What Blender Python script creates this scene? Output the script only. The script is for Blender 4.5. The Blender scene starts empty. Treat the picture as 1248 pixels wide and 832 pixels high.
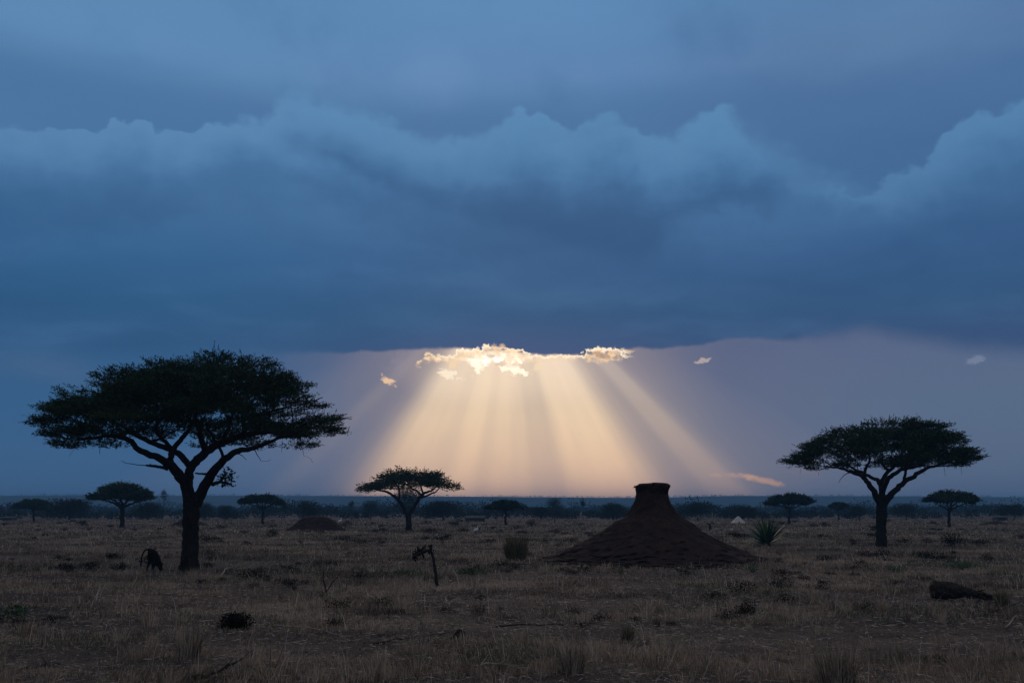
import bpy, math, random
import numpy as np
from mathutils import Vector

R = math.radians
SC = bpy.context.scene
COL = SC.collection
random.seed(7)
RNG = np.random.default_rng(11)

# ------------------------------------------------------------------ camera, world, sun, exposure
FPX = 1109.0; PITCH = math.atan(204.0 / FPX); CH = 2.0
cam_d = bpy.data.cameras.new('camera'); cam = bpy.data.objects.new('camera', cam_d); COL.objects.link(cam)
cam_d.sensor_width = 36.0; cam_d.lens = FPX / 1248.0 * 36.0
cam_d.clip_start = 0.1; cam_d.clip_end = 20000
cam.location = (0, 0, CH); cam.rotation_euler = (math.pi / 2 + PITCH, 0, 0)
SC.camera = cam
vs = SC.view_settings
SC.display_settings.display_device = 'sRGB'
vs.view_transform = 'Standard'; vs.look = 'None'; vs.exposure = 0.0; vs.gamma = 1.0; vs.use_curve_mapping = False

def ray(px, py):
    """world direction of a photograph pixel (1248x832), y component 1"""
    a = (px - 624.0) / FPX; b = (416.0 - py) / FPX
    c, s = math.cos(PITCH), math.sin(PITCH)
    y = c - b * s; z = s + b * c
    return a / y, 1.0, z / y
def gp(px, py):
    """point of the flat ground seen at a pixel"""
    dx, dy, dz = ray(px, py)
    t = -CH / dz
    return dx * t, t
def at(px, py, Y):
    dx, dy, dz = ray(px, py)
    return np.array([dx * Y, Y, CH + dz * Y])
def sky(px, py):
    dx, dy, dz = ray(px, py)
    return math.degrees(math.atan2(dx, dy)), math.degrees(math.atan2(dz, math.hypot(dx, dy)))
def s2l(c):
    c = c / 255.0
    return c / 12.92 if c <= 0.04045 else ((c + 0.055) / 1.055) ** 2.4
def rgb(r, g, b, k=1.0): return (s2l(r) * k, s2l(g) * k, s2l(b) * k, 1.0)

class NT:
    """tiny expression builder over a node tree"""
    def __init__(s, tree): s.t = tree; s.n = tree.nodes; s.l = tree.links
    def put(s, sock, v):
        if isinstance(v, X): s.l.new(v.s, sock)
        else: sock.default_value = v
    def m(s, op, a, b=None, c=None, clamp=False):
        n = s.n.new('ShaderNodeMath'); n.operation = op; n.use_clamp = clamp
        s.put(n.inputs[0], a)
        if b is not None: s.put(n.inputs[1], b)
        if c is not None: s.put(n.inputs[2], c)
        return X(s, n.outputs[0])
    def sstep(s, a, b, v):
        n = s.n.new('ShaderNodeMapRange'); n.interpolation_type = 'SMOOTHSTEP'
        s.put(n.inputs[0], v); s.put(n.inputs[1], a); s.put(n.inputs[2], b)
        n.inputs[3].default_value = 0; n.inputs[4].default_value = 1
        return X(s, n.outputs[0])
    def mix(s, f, a, b, mode='MIX'):
        n = s.n.new('ShaderNodeMix'); n.data_type = 'RGBA'; n.blend_type = mode; n.clamp_factor = True
        s.put(n.inputs[0], f); s.put(n.inputs[6], a); s.put(n.inputs[7], b)
        return X(s, n.outputs[2])
    def comb(s, x, y, z=0.0):
        n = s.n.new('ShaderNodeCombineXYZ'); s.put(n.inputs[0], x); s.put(n.inputs[1], y); s.put(n.inputs[2], z)
        return X(s, n.outputs[0])
    def noise(s, vec, scale, detail=4, rough=0.5, dim='3D', dist=0.0):
        n = s.n.new('ShaderNodeTexNoise'); n.noise_dimensions = dim
        if vec is not None: s.put(n.inputs['Vector'], vec)
        n.inputs['Scale'].default_value = scale; n.inputs['Detail'].default_value = detail
        n.inputs['Roughness'].default_value = rough; n.inputs['Distortion'].default_value = dist
        return X(s, n.outputs[0])
    def vor(s, vec, scale, detail=1.0):
        n = s.n.new('ShaderNodeTexVoronoi'); n.voronoi_dimensions = '2D'; n.feature = 'SMOOTH_F1'
        s.put(n.inputs['Vector'], vec); n.inputs['Scale'].default_value = scale
        n.inputs['Detail'].default_value = detail; n.inputs['Smoothness'].default_value = 0.35
        return X(s, n.outputs['Distance'])
    def curve(s, v, pts, x0, x1, y0, y1):
        """float curve through pts given in real units"""
        n = s.n.new('ShaderNodeFloatCurve')
        c = n.mapping.curves[0]; n.mapping.use_clip = False
        P = [((x - x0) / (x1 - x0), (y - y0) / (y1 - y0)) for x, y in pts]
        while len(c.points) < len(P): c.points.new(0.5, 0.5)
        for p, q in zip(c.points, P): p.location = q; p.handle_type = 'AUTO_CLAMPED'
        n.mapping.update()
        t = s.m('MULTIPLY_ADD', v, 1.0 / (x1 - x0), -x0 / (x1 - x0), clamp=True)
        s.put(n.inputs[1], t)
        return X(s, n.outputs[0]) * (y1 - y0) + y0
    def ramp(s, v, stops, x0, x1):
        n = s.n.new('ShaderNodeValToRGB'); e = n.color_ramp.elements
        st = sorted([((x - x0) / (x1 - x0), c) for x, c in stops])
        while len(e) < len(st): e.new(0.5)
        for q, (p, c) in zip(e, st): q.position = min(max(p, 0), 1); q.color = c
        t = s.m('MULTIPLY_ADD', v, 1.0 / (x1 - x0), -x0 / (x1 - x0), clamp=True)
        s.put(n.inputs[0], t)
        return X(s, n.outputs[0])
class X:
    def __init__(s, nt, sock): s.nt = nt; s.s = sock
    def __add__(s, o): return s.nt.m('ADD', s, o)
    __radd__ = __add__
    def __mul__(s, o): return s.nt.m('MULTIPLY', s, o)
    __rmul__ = __mul__
    def __sub__(s, o): return s.nt.m('SUBTRACT', s, o)
    def __rsub__(s, o): return s.nt.m('SUBTRACT', o, s)
    def __truediv__(s, o): return s.nt.m('DIVIDE', s, o)

SUN_AZ, SUN_EL = sky(622, 312)

world = bpy.data.worlds.new('World'); SC.world = world; world.use_nodes = True
wt = world.node_tree; wt.nodes.clear(); N = NT(wt)
tc = wt.nodes.new('ShaderNodeTexCoord')
sep = wt.nodes.new('ShaderNodeSeparateXYZ'); wt.links.new(tc.outputs['Generated'], sep.inputs[0])
dxs, dys, dzs = [X(N, sep.outputs[i]) for i in range(3)]
A = N.m('ARCTAN2', dxs, dys) * 57.29578
L = N.m('ARCSINE', dzs) * 57.29578
AL = N.comb(A * 0.1, L * 0.1)
PXD = 0.0517   # degrees per photo pixel
def SX(x): return sky(x, 420)[0]
def SY(y, x=624): return sky(x, y)[1]

nA = N.noise(AL, 1.1, 5, 0.55)
nB = N.noise(N.comb(A * 0.05 + 3.1, L * 0.14), 1.3, 4, 0.5)
vo = N.vor(N.comb(A * 0.1 + (nA - 0.5) * 0.30, L * 0.125 + (nB - 0.5) * 0.22), 5.4, 2.0)
nF = N.noise(AL, 7.0, 3, 0.55)

# --- high overcast above the cumulus deck
hi_l = N.ramp(L, [(SY(160), rgb(82, 126, 170)), (SY(90), rgb(92, 137, 181)), (SY(0), rgb(92, 136, 180)), (60, rgb(84, 118, 160))], 15, 60)
hi_c = N.ramp(L, [(SY(160), rgb(82, 124, 168)), (SY(90), rgb(94, 132, 178)), (SY(0), rgb(92, 138, 184)), (60, rgb(88, 124, 168))], 15, 60)
hi_r = N.ramp(L, [(SY(220), rgb(70, 108, 152)), (SY(90), rgb(86, 120, 162)), (SY(0), rgb(80, 124, 168)), (60, rgb(82, 116, 158))], 15, 60)
col = N.mix(N.sstep(-24.0, 1.0, A + (nB - 0.5) * 14), hi_l, hi_c)
col = N.mix(N.sstep(4.0, 22.0, A + (nB - 0.5) * 14), col, hi_r)
col = N.mix((nB - 0.35) * 0.9, col, rgb(104, 142, 184))
col = N.mix(N.sstep(0.5, 0.75, nA) * 0.35, col, rgb(60, 102, 146))
col = N.mix(N.sstep(SY(95), SY(150), L + (nB - 0.5) * 3) * 0.45, col, rgb(66, 104, 150))

# --- deck body colour, brighter at the cauliflower tops, darker towards its base
Lb = L + (nB - 0.5) * 2.6
body = N.ramp(Lb, [(SY(425), rgb(56, 82, 122)), (SY(385), rgb(52, 87, 127)), (SY(330), rgb(57, 95, 139)), (SY(270), rgb(67, 108, 152)), (SY(210), rgb(76, 121, 165)),
                   (SY(150), rgb(80, 127, 170)), (SY(90), rgb(88, 136, 180))], 8, 30)
body = N.mix(N.sstep(3.0, -24.0, A) * 0.85, body,
             N.ramp(Lb, [(SY(430), rgb(45, 88, 130)), (SY(380), rgb(46, 92, 134)), (SY(330), rgb(54, 100, 146)), (SY(270), rgb(66, 109, 153)), (SY(210), rgb(74, 118, 163)), (SY(150), rgb(90, 134, 178))], 8, 30))
nS = N.noise(N.comb(A * 0.035 + 9.0, L * 0.15 + (nA - 0.5) * 0.5), 2.2, 4, 0.5)       # stretched layers of scud
body = N.mix(N.sstep(0.48, 0.78, nS) * 0.20, body, rgb(90, 134, 178))
body = N.mix(N.sstep(0.50, 0.22, nS) * 0.24, body, rgb(34, 70, 112))
body = N.mix(N.sstep(0.52, 0.25, nA) * 0.22, body, rgb(38, 76, 118))

def deck(col, pts, amp, soft, hl, drop, dk, xs=None, under=None):
    """one cumulus bank: pts = outline of its top in photo pixels"""
    P = [sky(x, y) for x, y in pts]
    top = N.curve(A + (nA - 0.5) * 1.2, P, -34, 34, 8, 30)
    d = top - L + (0.42 - vo) * amp * 1.1 + (nF - 0.5) * 0.95
    sw = N.sstep(0.40, 0.66, nB) * 1.3 + soft
    if xs: sw = sw + N.sstep(SX(xs[0]), SX(xs[1]), A) * 2.6
    m = N.sstep(0.0, sw, d)
    lit = N.sstep(drop, 0.0, d)
    c = N.mix(lit * hl * (0.55 + 0.9 * nA), body, rgb(100, 146, 188))
    und = N.m('MULTIPLY', N.sstep(drop * 0.55, drop * 1.5, d), N.sstep(drop * 3.2, drop * 1.6, d))
    c = N.mix(und * dk, c, rgb(44, 78, 120))
    if under:      # shaded underside where this bank overhangs the one behind it
        lo = L - N.curve(A + (nA - 0.5) * 2.0, [sky(x, y) for x, y in under], -34, 34, 2, 30) + (nF - 0.5) * 0.7
        c = N.mix(N.sstep(3.0, 0.2, lo) * N.sstep(SX(860), SX(620), A) * N.sstep(SX(325), SX(420), A) * 0.5, c, rgb(52, 90, 132))
        m = m * N.sstep(-0.2, 1.1, lo)
    return N.mix(m, col, c)
# faint far billow, then the banks from back to front
col = N.mix(N.sstep(1.0, 0.2, N.m('SQRT', N.m('POWER', (A - SX(525)) / 3.6, 2.0) + N.m('POWER', (L - SY(95)) / 3.0, 2.0)) + (nF - 0.5) * 0.5) * 0.22, col, rgb(116, 152, 196))
col = deck(col, [(-80, 150), (0, 147), (60, 150), (120, 153), (145, 140), (170, 138), (205, 153), (250, 150), (275, 138), (300, 134), (340, 140), (400, 142), (600, 160), (1300, 260)], 0.75, 0.24, 0.50, 3.6, 0.3)
col = deck(col, [(-80, 160), (200, 160), (285, 158), (312, 146), (324, 124), (342, 108), (366, 91), (392, 104), (412, 99), (440, 113), (475, 128), (505, 150), (540, 158), (580, 146), (610, 136), (645, 124),
                 (668, 132), (690, 146), (716, 134), (742, 128), (768, 134), (800, 152), (835, 140), (880, 122), (915, 134), (945, 152), (985, 178), (1050, 205), (1300, 240)], 0.85, 0.26, 0.42, 4.4, 0.6, (880, 960), [(-80, 140), (250, 142), (296, 152), (318, 178), (350, 190), (400, 204), (450, 226), (500, 248), (560, 272), (640, 292), (760, 330), (900, 400), (1300, 470)])
col = deck(col, [(-80, 520), (900, 400), (1000, 260), (1050, 225), (1090, 202), (1130, 178), (1165, 140), (1195, 122), (1225, 112), (1248, 104), (1300, 96)], 0.9, 0.5, 0.34, 4.2, 0.3)
col = deck(col, [(-80, 420), (750, 330), (820, 250), (860, 232), (900, 226), (940, 232), (985, 216), (1010, 224), (1050, 226), (1085, 240), (1120, 262), (1300, 300)], 0.7, 1.6, 0.10, 2.2, 0.10)
col = deck(col, [(-80, 300), (60, 270), (200, 240), (330, 186), (372, 188), (430, 222), (500, 262), (600, 300), (800, 320), (1300, 340)], 1.0, 2.4, 0.07, 3.0, 0.0)
col = N.mix(N.sstep(SY(300), SY(360), L + (nB - 0.5) * 4) * 0.55, col, body)
# shelf darkening low in the deck and a faint mauve glow over the gap
gap_d = N.m('SQRT', N.m('POWER', (A - SX(625)) / 13.0, 2.0) + N.m('POWER', (L - SY(440)) / 3.2, 2.0))
col = N.mix(N.sstep(1.0, 0.0, gap_d) * 0.2, col, rgb(104, 106, 144))

# --- clear band under the cloud base
lo_l = N.ramp(L, [(SY(600), rgb(50, 96, 140)), (SY(520), rgb(38, 92, 138)), (SY(430), rgb(30, 86, 132))], -1, 12)
lo_c = N.ramp(L, [(SY(600), rgb(96, 108, 136)), (SY(500), rgb(94, 106, 136)), (SY(430), rgb(84, 98, 132))], -1, 12)
lo_r = N.ramp(L, [(SY(600), rgb(86, 106, 136)), (SY(500), rgb(84, 106, 136)), (SY(430), rgb(82, 100, 134))], -1, 12)
low = N.mix(N.sstep(SX(230), SX(500), A + (nB - 0.5) * 6), lo_l, lo_c)
low = N.mix(N.sstep(SX(880), SX(1130), A), low, lo_r)
low = N.mix(N.sstep(0.5, 0.8, nB) * 0.15, low, rgb(118, 120, 148))
fan = N.sstep(1.0, 0.25, N.m('ABSOLUTE', (A - SX(640)) / 13.5))
low = N.mix(fan * 0.42, low, rgb(172, 150, 146))
# shafts of light fanning out from the hidden sun
tt = (A - SUN_AZ) / N.m('MAXIMUM', SUN_EL - L, 0.5)
ray_pts = [(-1.7, .02), (-1.25, .05), (-1.08, .05), (-0.96, .10), (-0.86, .07), (-0.76, .12), (-0.68, .30), (-0.59, .66), (-0.50, .86), (-0.42, .88), (-0.34, .82), (-0.27, .94), (-0.19, 1.0), (-0.12, .88),
           (-0.05, .96), (0.02, .90), (0.08, .80), (0.14, .70), (0.19, .70), (0.26, .90), (0.36, 1.0), (0.48, .98), (0.58, .76), (0.66, .46), (0.73, .30), (0.78, .27), (0.86, .40), (0.93, .38),
           (1.02, .20), (1.15, .10), (1.35, .06), (1.7, .02)]
rays = N.curve(tt, ray_pts, -1.7, 1.7, 0, 1)
n1 = N.noise(N.comb(tt * 1.0, L * 0.012, 4.2), 9.0, 3, 0.6)
rays = rays * (0.95 + (n1 - 0.5) * 0.28)
vfade = N.sstep(-1.5, 4.0, L) * 0.06 + 0.90
gcol = N.ramp(L, [(SY(605), rgb(236, 190, 156, 1.26)), (SY(560), rgb(240, 202, 166, 1.14)), (SY(500), rgb(244, 214, 178, 1.06)), (SY(465), rgb(255, 228, 198)), (SY(435), rgb(255, 230, 206))], -1, 11)
thin = 0.90 + 0.28 * N.noise(N.comb(A * 0.06, L * 0.12, 2.0), 2.4, 3, 0.5)
low = N.mix(N.m('MULTIPLY', rays * thin, vfade, clamp=True), low, gcol)
low = N.mix(N.sstep(1.0, 0.1, N.m('SQRT', N.m('POWER', (A - SX(612)) / 8.0, 2.0) + N.m('POWER', (L - SY(452)) / 2.6, 2.0))) * 0.30, low, rgb(255, 228, 190, 1.15))
base = N.curve(A, [sky(x, y) for x, y in [(-80, 430), (150, 434), (330, 431), (450, 428), (500, 425), (560, 424), (640, 430), (700, 432), (760, 425), (830, 422), (880, 414), (905, 411), (960, 414), (1020, 410),
                                         (1052, 405), (1085, 411), (1140, 420), (1200, 428), (1300, 434)]], -34, 34, 5, 14)
side = N.sstep(12.0, 22.0, N.m('ABSOLUTE', A - 2.0))
bm = N.sstep(side * -0.9 - 0.10, side * 0.5 + 0.16, base - L + (nF - 0.5) * 0.5)
col = N.mix(bm, col, low)

# --- burning cloud edges in the gap
nG = N.noise(AL, 21.0, 5, 0.65)
nH = N.noise(N.comb(A * 0.1, L * 0.16 + 5.0), 11.0, 4, 0.6)
nI = N.noise(AL, 9.0, 2, 0.5)
Aw = A + (nH - 0.5) * 2.4; Lw = L + (nG - 0.5) * 1.1 + (nI - 0.5) * 0.5
up = N.curve(Aw, [sky(x, y) for x, y in [(440, 470), (492, 460), (505, 444), (518, 434), (531, 429), (545, 434), (560, 427), (585, 424), (600, 421), (615, 423), (640, 429), (665, 433), (690, 433), (708, 434),
                                        (716, 425), (738, 424), (760, 426), (768, 432), (790, 470)]], SX(440), SX(800), 6, 12)
lw = N.curve(Aw, [sky(x, y) for x, y in [(440, 440), (492, 446), (505, 446), (518, 441), (531, 437), (545, 441), (560, 440), (574, 446), (580, 445), (605, 442), (632, 445), (646, 438), (660, 438), (690, 438),
                                        (700, 438), (718, 439), (736, 441), (750, 436), (762, 431), (772, 428), (790, 425)]], SX(440), SX(800), 6, 12)
hm = N.m('MULTIPLY', N.sstep(-0.06, 0.14, up - Lw), N.sstep(-0.22, 0.26, Lw - lw))
streak = N.sstep(0.40, 0.56, N.noise(N.comb(A * 0.1 + L * 0.05, L * 0.2), 17.0, 4, 0.65))
hm = hm * (0.2 + 0.8 * streak)
core = N.sstep(1.0, 0.15, N.m('SQRT', N.m('POWER', (A - SX(603)) / 2.9, 2.0) + N.m('POWER', (L - SY(442)) / 0.95, 2.0)))
hot = N.mix(core * (0.35 + 0.65 * N.sstep(0.40, 0.60, nG)), rgb(255, 216, 170), (1.9, 1.75, 1.45, 1))
col = N.mix(hm, col, hot)
rim = N.m('MULTIPLY', N.sstep(-0.05, 0.06, up - Lw), N.sstep(0.30, 0.05, up - Lw)) * N.sstep(SX(505), SX(560), A) * N.sstep(SX(775), SX(755), A)
col = N.mix(rim * (0.35 + 1.1 * nH), col, (1.25, 1.02, .74, 1))
def blob(col, x, y, rx, ry, rot, amp, c, wob=1.0, hard=0.5):
    a0, l0 = sky(x, y); cr, sr = math.cos(R(rot)), math.sin(R(rot))
    u = (A - a0) * cr + (L - l0) * sr + (nH - 0.5) * rx * PXD * wob * 2.6
    v = (L - l0) * cr - (A - a0) * sr + (nG - 0.5) * ry * PXD * wob * 2.6
    d = N.m('SQRT', N.m('POWER', u / (rx * PXD), 2.0) + N.m('POWER', v / (ry * PXD), 2.0))
    return N.mix(N.sstep(1.0, 1.0 - hard, d) * amp, col, c)
col = blob(col, 548, 456, 17, 6.5, -14, 0.95, (1.1, .92, .68, 1), 1.5)
col = blob(col, 553, 443, 8, 6, 10, 0.8, rgb(255, 222, 180), 1.5)
col = blob(col, 628, 451, 22, 6, -16, 0.9, (1.3, 1.15, .9, 1), 1.6)
col = blob(col, 612, 442, 12, 3.5, 20, 0.55, rgb(226, 190, 160), 1.4)
col = blob(col, 606, 423, 10, 5, 5, 0.6, rgb(236, 200, 160), 1.5)
col = blob(col, 752, 429, 14, 3.5, 4, 0.6, rgb(226, 190, 160), 1.6)
col = blob(col, 580, 446, 11, 9, 10, 0.9, (1.3, 1.15, .9, 1), 1.2)
col = blob(col, 474, 464, 15, 4.5, -24, 0.85, rgb(252, 208, 165), 1.3)
col = blob(col, 657, 446, 12, 5, 32, 0.8, rgb(255, 228, 190), 1.0)
col = blob(col, 596, 433, 9, 3.5, -10, 0.45, rgb(190, 160, 150), 1.0)
col = blob(col, 733, 433, 13, 4, -18, 0.7, rgb(176, 140, 120), 1.2)
col = blob(col, 856, 439, 11, 3.2, 8, 0.6, rgb(214, 190, 178), 1.2)
col = blob(col, 1190, 438, 13, 4.5, 12, 0.35, rgb(150, 160, 184), 1.2)
col = blob(col, 908, 580, 26, 4.5, -6, 0.75, rgb(226, 176, 146), 0.8, 0.9)
col = blob(col, 930, 585, 30, 5, -14, 0.7, rgb(230, 176, 142), 0.7, 0.9)
col = blob(col, 874, 579, 11, 3.2, -12, 0.5, rgb(214, 172, 150), 1.1, 0.8)
col = blob(col, 985, 575, 30, 7, -4, 0.28, rgb(150, 126, 130), 0.8, 0.9)
col = blob(col, 488, 440, 30, 15, 25, 0.30, rgb(150, 142, 158), 1.2, 0.9)

over = N.mix(nA, rgb(146, 138, 136), rgb(126, 126, 134))      # unseen sky overhead and behind the viewer, made neutral grey to light the ground
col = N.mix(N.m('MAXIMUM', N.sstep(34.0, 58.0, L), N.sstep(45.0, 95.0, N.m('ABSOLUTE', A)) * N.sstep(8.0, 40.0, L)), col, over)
nish = wt.nodes.new('ShaderNodeTexSky'); nish.sky_type = 'NISHITA'; nish.sun_disc = False
nish.sun_elevation = R(SUN_EL); nish.sun_rotation = R(SUN_AZ)
bg0 = wt.nodes.new('ShaderNodeBackground'); bg0.inputs[1].default_value = 0.0003   # clear air glimpsed through the overcast
wt.links.new(nish.outputs[0], bg0.inputs[0])
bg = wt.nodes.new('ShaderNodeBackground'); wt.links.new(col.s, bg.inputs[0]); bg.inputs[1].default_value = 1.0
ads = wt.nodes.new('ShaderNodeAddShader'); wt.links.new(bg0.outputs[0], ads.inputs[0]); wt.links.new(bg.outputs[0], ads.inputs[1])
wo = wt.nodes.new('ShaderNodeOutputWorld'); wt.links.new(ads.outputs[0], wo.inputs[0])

sun_d = bpy.data.lights.new('sun', 'SUN'); sun_d.energy = 0.5; sun_d.angle = R(18); sun_d.color = (1.0, 0.78, 0.56)
sun = bpy.data.objects.new('sun', sun_d); COL.objects.link(sun)
sd = Vector((math.sin(R(SUN_AZ)) * math.cos(R(SUN_EL)), math.cos(R(SUN_AZ)) * math.cos(R(SUN_EL)), math.sin(R(SUN_EL))))
sun.rotation_euler = sd.to_track_quat('Z', 'Y').to_euler()

# ------------------------------------------------------------------ helpers
def tag(o, label=None, cat=None, group=None, kind=None):
    if label: o['label'] = label
    if cat: o['category'] = cat
    if group: o['group'] = group
    if kind: o['kind'] = kind
    return o
def empty(name, loc, rz=0.0):
    o = bpy.data.objects.new(name, None); COL.objects.link(o); o.location = loc; o.rotation_euler = (0, 0, rz)
    o.empty_display_size = 0.3
    return o

def vnoise(x, y, seed=0):
    """value noise on a hashed lattice, 0..1"""
    xi = np.floor(x).astype(np.int64); yi = np.floor(y).astype(np.int64)
    fx = x - xi; fy = y - yi
    fx = fx * fx * (3 - 2 * fx); fy = fy * fy * (3 - 2 * fy)
    def h(a, b):
        v = (a * 374761393 + b * 668265263 + seed * 974634777) & 0xffffffff
        v = ((v ^ (v >> 13)) * 1274126177) & 0xffffffff
        return ((v ^ (v >> 16)) & 0xffff) / 65535.0
    return (h(xi, yi) * (1 - fx) + h(xi + 1, yi) * fx) * (1 - fy) + (h(xi, yi + 1) * (1 - fx) + h(xi + 1, yi + 1) * fx) * fy
def fbm(x, y, seed=0, o=4):
    x = np.asarray(x, float); y = np.asarray(y, float)
    s = 0; a = 0.5; t = 0
    for i in range(o):
        s = s + a * vnoise(x, y, seed + i * 17); t += a; a *= 0.5; x = x * 2.03 + 5.1; y = y * 2.03 + 1.7
    return s / t
def ter(x, y):
    x = np.asarray(x, float); y = np.asarray(y, float)
    d = np.hypot(x, y)
    k = np.clip((60 - d) / 40, 0.25, 1)
    return ((fbm(x / 5, y / 3.2, 3, 3) - 0.5) * 0.22 + (fbm(x / 0.9, y / 0.7, 9, 3) - 0.5) * 0.07) * k

class MB:
    """collects triangles, builds one mesh object"""
    def __init__(s): s.v = []; s.f = []; s.t = []; s.n = 0
    def add(s, V, F, tone=0.5):
        V = np.asarray(V, float).reshape(-1, 3); F = np.asarray(F, np.int64)
        if F.shape[1] == 4: F = np.concatenate([F[:, [0, 1, 2]], F[:, [0, 2, 3]]])
        s.v.append(V); s.f.append(F + s.n); s.n += len(V)
        s.t.append(np.broadcast_to(np.asarray(tone, float), (len(V),)).copy())
        return s
    def build(s, name, mat, parent=None, smooth=False, origin=None):
        V = np.concatenate(s.v); F = np.concatenate(s.f); T = np.concatenate(s.t)
        if origin is not None: V = V - np.asarray(origin)
        me = bpy.data.meshes.new(name)
        me.vertices.add(len(V)); me.vertices.foreach_set('co', V.astype(np.float32).ravel())
        me.loops.add(len(F) * 3); me.loops.foreach_set('vertex_index', F.astype(np.int32).ravel())
        me.polygons.add(len(F)); me.polygons.foreach_set('loop_start', np.arange(0, len(F) * 3, 3, dtype=np.int32))
        me.polygons.foreach_set('use_smooth', np.full(len(F), smooth))
        at_ = me.attributes.new('tone', 'FLOAT', 'POINT'); at_.data.foreach_set('value', T.astype(np.float32))
        me.update(calc_edges=True); me.materials.append(mat)
        o = bpy.data.objects.new(name, me); COL.objects.link(o)
        if parent is not None: o.parent = parent
        elif origin is not None: o.location = tuple(origin)
        return o

def tube(mb, P, r, n=7, tone=0.5, rough=0.0, cap=True):
    P = np.asarray(P, float); m = len(P); r = np.broadcast_to(np.asarray(r, float), (m,))
    T = np.gradient(P, axis=0); T /= (np.linalg.norm(T, axis=1, keepdims=True) + 1e-9)
    ref = np.array([0.0, 1.0, 0.0]) if abs(T[0][1]) < 0.85 else np.array([1.0, 0, 0])
    U = np.cross(T, ref); U /= (np.linalg.norm(U, axis=1, keepdims=True) + 1e-9); W = np.cross(T, U)
    a = np.linspace(0, 2 * math.pi, n, endpoint=False)
    rr = r[:, None] * (1 + rough * (RNG.random((m, n)) - 0.5))
    V = P[:, None, :] + rr[:, :, None] * (np.cos(a)[None, :, None] * U[:, None, :] + np.sin(a)[None, :, None] * W[:, None, :])
    i = np.arange(m - 1)[:, None] * n; j = np.arange(n)[None, :]; k = (j + 1) % n
    F = np.stack([i + j, i + k, i + n + k, i + n + j], -1).reshape(-1, 4)
    F3 = np.concatenate([F[:, [0, 1, 2]], F[:, [0, 2, 3]]])
    V = V.reshape(-1, 3)
    if cap:
        V = np.concatenate([V, P[:1], P[-1:]]); c0 = m * n; c1 = c0 + 1
        jj = np.arange(n); kk = (jj + 1) % n
        F3 = np.concatenate([F3, np.stack([np.full(n, c0), kk, jj], -1), np.stack([np.full(n, c1), (m - 1) * n + jj, (m - 1) * n + kk], -1)])
    mb.add(V, F3, tone)

def smooth_path(P, k=3):
    """Catmull-Rom subdivision of rows (any number of columns)"""
    P = np.asarray(P, float)
    if len(P) < 3: return np.stack([P[0] + (P[-1] - P[0]) * t for t in np.linspace(0, 1, k + 1)])
    Q = np.concatenate([[2 * P[0] - P[1]], P, [2 * P[-1] - P[-2]]]); out = []
    for i in range(len(P) - 1):
        a, b, c, d = Q[i], Q[i + 1], Q[i + 2], Q[i + 3]
        for t in np.linspace(0, 1, k, endpoint=False):
            out.append(0.5 * ((2 * b) + (-a + c) * t + (2 * a - 5 * b + 4 * c - d) * t * t + (-a + 3 * b - 3 * c + d) * t ** 3))
    out.append(P[-1]); return np.array(out)

def nrm(v): return v / (np.linalg.norm(v, axis=-1, keepdims=True) + 1e-9)
def leaves(mb, P, D, ln, wd, tone):
    """diamond leaves at P along D"""
    n = len(P); D = nrm(D); S = nrm(np.cross(D, RNG.normal(size=(n, 3))))
    ln = np.broadcast_to(ln, (n,))[:, None]; wd = np.broadcast_to(wd, (n,))[:, None]
    V = np.stack([P, P + D * ln * .45 + S * wd * .5, P + D * ln, P + D * ln * .45 - S * wd * .5], 1).reshape(-1, 3)
    i = np.arange(n)[:, None] * 4
    F = np.concatenate([i + np.array([[0, 1, 2]]), i + np.array([[0, 2, 3]])])
    mb.add(V, F, np.repeat(np.broadcast_to(tone, (n,)), 4))
def blades(mb, P, h, w, lean, tone, bend=0.5, up=1.0):
    """grass blades: P base, lean = horizontal lean vectors (fraction of height)"""
    n = len(P); h = np.broadcast_to(h, (n,))[:, None]; w = np.broadcast_to(w, (n,))[:, None]
    a = RNG.random(n) * math.pi; S = np.stack([np.cos(a), np.sin(a) * 0.5, np.zeros(n)], 1) * w * .5
    L3 = np.concatenate([lean, np.zeros((n, 1))], 1) * h; Z = np.array([[0, 0, 1.0]]) * h * up
    M = P + Z * .55 + L3 * .55 * (1 - bend); T = P + Z * (1 - .25 * bend) + L3
    V = np.stack([P - S, P + S, M - S * .7, M + S * .7, T], 1).reshape(-1, 3)
    i = np.arange(n)[:, None] * 5
    F = np.concatenate([i + np.array([[0, 1, 3]]), i + np.array([[0, 3, 2]]), i + np.array([[2, 3, 4]])])
    mb.add(V, F, np.repeat(np.broadcast_to(tone, (n,)), 5))

# ------------------------------------------------------------------ materials
def mat(name, build, rough=0.85, spec=0.25):
    m = bpy.data.materials.new(name); m.use_nodes = True; t = m.node_tree
    b = t.nodes['Principled BSDF']; b.inputs['Roughness'].default_value = rough
    b.inputs['Specular IOR Level'].default_value = spec
    n = NT(t); c, bump = build(n)
    n.put(b.inputs['Base Color'], c)
    if bump is not None:
        bn = t.nodes.new('ShaderNodeBump'); bn.inputs['Strength'].default_value = bump[1]; bn.inputs['Distance'].default_value = bump[2]
        n.put(bn.inputs['Height'], bump[0]); t.links.new(bn.outputs[0], b.inputs['Normal'])
    return m
def tone_ramp(n, stops):
    a = n.n.new('ShaderNodeAttribute'); a.attribute_name = 'tone'
    return n.ramp(X(n, a.outputs['Fac']), stops, 0, 1)
def objc(n):
    t = n.n.new('ShaderNodeTexCoord'); return X(n, t.outputs['Object'])
def posc(n):
    t = n.n.new('ShaderNodeNewGeometry'); return X(n, t.outputs['Position'])

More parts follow.
